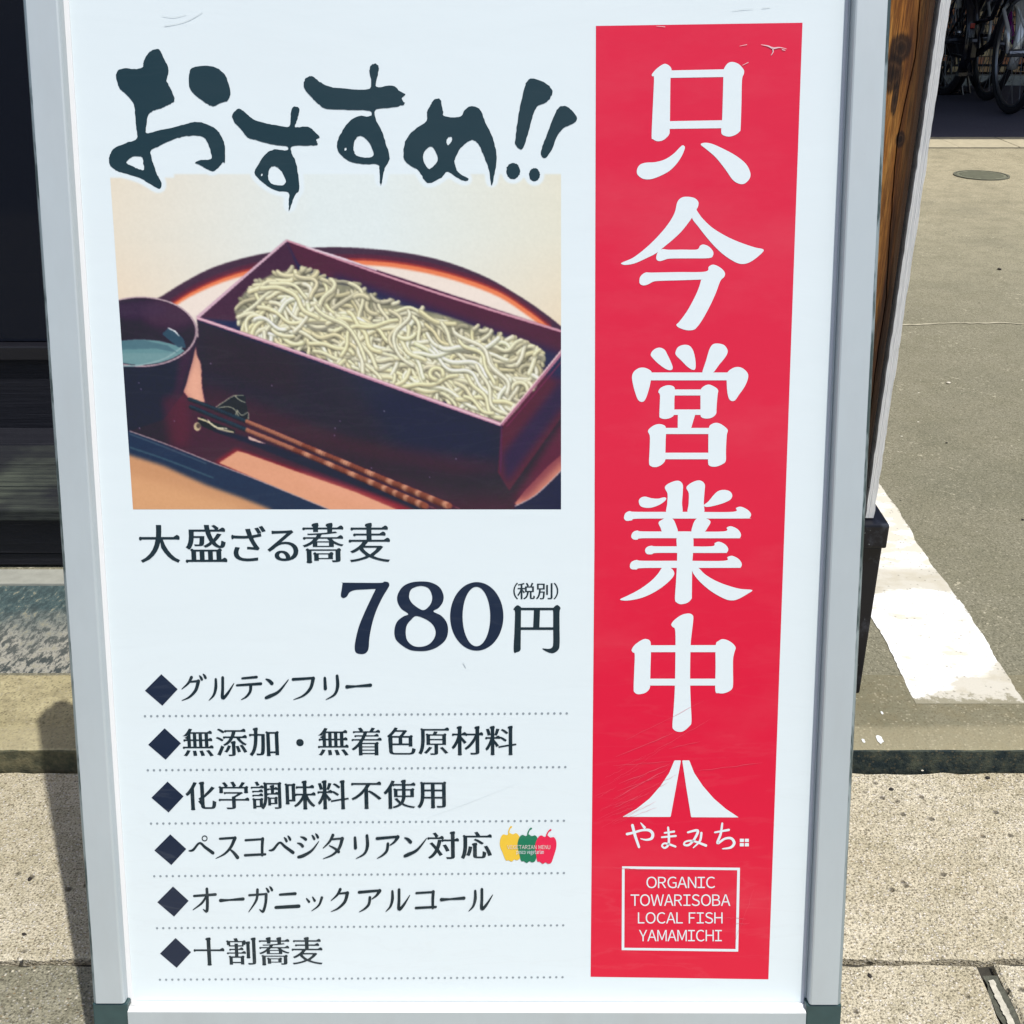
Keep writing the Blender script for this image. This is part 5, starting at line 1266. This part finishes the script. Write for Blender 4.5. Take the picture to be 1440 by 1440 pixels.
for q in range(NT):
    for _ in range(50):
        x = rr.uniform(332, 764); y = rr.uniform(378, 592)
        if inside(x, y): break
    own = rr.gauss(0, .38); curl = rr.random() < .12; curv = rr.choice((-1, 1))*rr.uniform(.06, .11) if curl else 0; L = rr.uniform(24, 50) if curl else rr.uniform(50, 150)
    ph = rr.uniform(0, 6.28); wl = rr.uniform(12, 26); am = rr.uniform(.15, .5); pts = []; ang = rr.uniform(0, 6.28) if curl else None
    if rr.random() < .2: own += rr.uniform(.9, 1.8)
    for st_i in range(int(L/.8)):
        if not inside(x, y+1): break
        pts.append((x, y))
        if curl: ang += curv*.8
        else: ang = .42 + FL[int((y-Y0)*SS), int((x-X0)*SS)] + own + am*math.sin(st_i*.8/wl*2 + ph)
        x += math.cos(ang)*.8; y += math.sin(ang)*.8*.86
    if len(pts) < 10: continue
    dep = q/NT; far = np.clip((460-pts[0][1]+ (pts[0][0]-330)*.25)/160, 0, 1)
    b = .70 + .32*min(1, dep*1.3) + rr.uniform(-.06, .06) - .10*far
    warm = rr.uniform(0, 1); lum = LM[int((pts[0][1]-Y0)*SS), int((pts[0][0]-X0)*SS)]; b *= 1 + .22*lum; body = np.minimum(np.array((236+4*warm, 230, 200-18*warm))*b, 244)
    w = rr.uniform(2.1, 2.8)
    stamp([(px+.6, py+1.6) for px, py in pts[::2]], round(w+1.1, 1), body*.5, .22); stamp(pts, round(w+.3, 1), body*.80, .55)
    stamp([(px-.2, py-.4) for px, py in pts], round(w-.5, 1), body*.93, .8); stamp([(px-.4, py-1.1) for px, py in pts[1:-1]], 1.3, np.minimum(body*1.13, 246), .28 + .25*dep)
# clipped front rim of the box over the noodles, highlights on the rims
poly([B_, C_, (708, 603), (277, 452)], (44, 34, 60), .3)
line([A_, (340, 392), B_], [3.2, 4.4], (212, 176, 190), .3); line([B_, (420, 496), (560, 546), C_], [4.4, 5.4], (196, 142, 162), .3); line([B_, (420, 495), (560, 545), C_], [1.6, 2.4], (232, 196, 206), .3)
line([A_, (520, 380), (640, 420), (800, 469)], [2.6, 3.2, 3.6], (204, 150, 164), .3); line([(430,347),(480,363),(530,380)], [2, 3, 2], (226, 204, 214), .3)
line([C_, (740, 556), (800, 484)], [5, 4.4], (176, 116, 138), .3); line([(704,596), (740, 553), (800, 480)], [1.8, 1.8], (240, 206, 208)); line([(712,600),(750,556),(800,496)], 1.5, (120, 50, 80), .3)
line([C_, (704, 664)], 2.0, (88, 48, 80), .6)
# chopstick rest
blk = catmull([(302,576),(326,558),(343,555),(346,568),(350,588),(345,594),(330,586),(310,580)], 4); poly(blk, (30, 36, 44), .3)
for p_ in ([(303,573),(315,565),(328,557),(343,556)], [(330,556),(336,562),(345,566)], [(305,574),(320,572),(330,576),(336,586)], [(333,576),(340,584),(349,580),(349,590)], [(334,578),(332,584),(344,590)]): line(p_, 1.2, (168, 166, 142))
line([(280,590),(290,596),(306,602),(320,607),(330,609)], [12, 11, 12, 8], (34, 36, 42), .3); line([(278,588),(292,593),(308,603),(329,608)], [2.5, 2, 3, 2], (214, 202, 160)); poly(E_(277.5, 600, 5, 6), (196, 176, 140)); poly(E_(279, 599, 3, 3.6), (90, 74, 66))
line([(292,590),(302,600),(320,603)], 1.2, (226, 220, 190))
# chopsticks with twisted shafts and their shade
line([(300,604),(350,620),(420,646),(560,698),(600,716)], [3, 8, 12, 14, 16], (36, 32, 58), 1.5, .9)
def stick(pts, w, shift):
    base = catmull(pts, 60, False); n = len(base)
    for i, (x, y) in enumerate(base[::2]):
        t_ = i*2/n; ww = w[0] + (w[1]-w[0])*t_
        tw_ = max(0, math.sin(i*.62+shift)) if t_ > .36 else .5
        if x < 346: col = (44, 62, 74)
        else: col = np.array((142, 78, 60)) + (np.array((222, 156, 124))-np.array((142, 78, 60)))*tw_
        stamp([(x, y)], round(ww/2, 1), np.array(col)*.62, .8); stamp([(x, y-ww*.12)], round(ww/2-.8, 1), col, .8)
        stamp([(x, y-ww*.28)], .8, np.minimum(np.array(col)*1.25, 240), .35)
stick([(266,561),(350,594),(440,632),(540,674),(600,699),(650,720)], (5.2, 10.2), 0.0)
stick([(268,572),(345,604),(430,639),(520,678),(570,700),(616,720)], (5.4, 10.4), 1.6)
poly([(349,613),(374,624),(366,623),(350,618)], (206, 172, 160), .3)
for x, y in ((296,511),(198,547),(195,538),(196,602),(245,592),(641,645),(470,612),(471,602),(478,592),(540,578),(522,658),(382,542),(604,671)): stamp([(x, y)], .8, (180, 190, 205), .7)
img += (sm_noise(6, 9) + sm_noise(3, 10))[..., None]*4.0; img = blur(img, .5)
# white halo where the brush title overlaps the top of the photo
halo = np.zeros((HH, WW))
for p_ in brush_px:
    if max(q_[1] for q_ in p_) > Y0 - 20: halo = np.maximum(halo, mask(p_))
hb = blur(halo, 5); hb = np.clip((hb-.035)/.03, 0, 1)
top_edge = np.where(XX < 245, 250, 245) + 0*YY
hb = np.maximum(hb, np.clip((top_edge-YY), 0, 1))
hb = blur(hb, 1)[..., None]
imgl = lin(np.clip(img, 0, 255))*KP - .016
imgl = np.clip(imgl, .002, .9); Wc = np.array(WHITE[:3]); imgl = imgl*(1-hb) + Wc*hb
GX, GY = 530, 400
xl0 = lambda y: 155 + (y-250)*(187-155)/(716-250)
vs2 = np.zeros(((GX+1)*(GY+1), 3)); cols = np.ones(((GX+1)*(GY+1), 4)); idx = 0
# exact mapping of the sheet corners, bilinear inside (the sheet is flat, so projective error is tiny per cell)
o_ = np.array(BP + BN*.00010); cc = np.array((0, 0, CAM_H)); bn = np.array(BN); bu = np.array(BU); bv_ = np.array(BV)
yg = np.linspace(Y0, 716.3, GY+1); GYY, TT = np.meshgrid(yg, np.linspace(0, 1, GX+1), indexing='ij')
GXX = xl0(GYY) + (789 - xl0(GYY))*TT
a_ = (GXX-720)/FOC; b2 = (720-GYY)/FOC
rays = np.stack([a_, math.cos(PITCH)+b2*math.sin(PITCH), -math.sin(PITCH)+b2*math.cos(PITCH)], -1)
tt = ((o_-cc)@bn)/(rays@bn); pts3 = cc + rays*tt[..., None] - np.array(BP)
vs2 = np.stack([pts3@bu, pts3@bv_, pts3@bn], -1).reshape(-1, 3)
ix = np.clip(((GXX-X0)*SS).astype(int), 0, WW-1); iy = np.clip(((GYY-Y0)*SS).astype(int), 0, HH-1)
cols[:, :3] = imgl[iy, ix].reshape(-1, 3)
jj, ii = np.mgrid[0:GY, 0:GX]; a0 = (jj*(GX+1)+ii).ravel()
faces = np.stack([a0, a0+GX+1, a0+GX+2, a0+1], -1)
me = bpy.data.meshes.new('food_photo_print'); me.vertices.add(len(vs2)); me.vertices.foreach_set('co', vs2.ravel())
me.loops.add(faces.size); me.loops.foreach_set('vertex_index', faces.ravel()); me.polygons.add(len(faces)); me.polygons.foreach_set('loop_start', np.arange(len(faces))*4)
me.update(calc_edges=True); ca = me.color_attributes.new('print', 'FLOAT_COLOR', 'POINT'); ca.data.foreach_set('color', cols.ravel())
me.materials.append(film('photo_print_ink', (1, 1, 1, 1), vcol=True)); fo = bpy.data.objects.new('food_photo_print', me); COL.objects.link(fo); fo.parent = poster
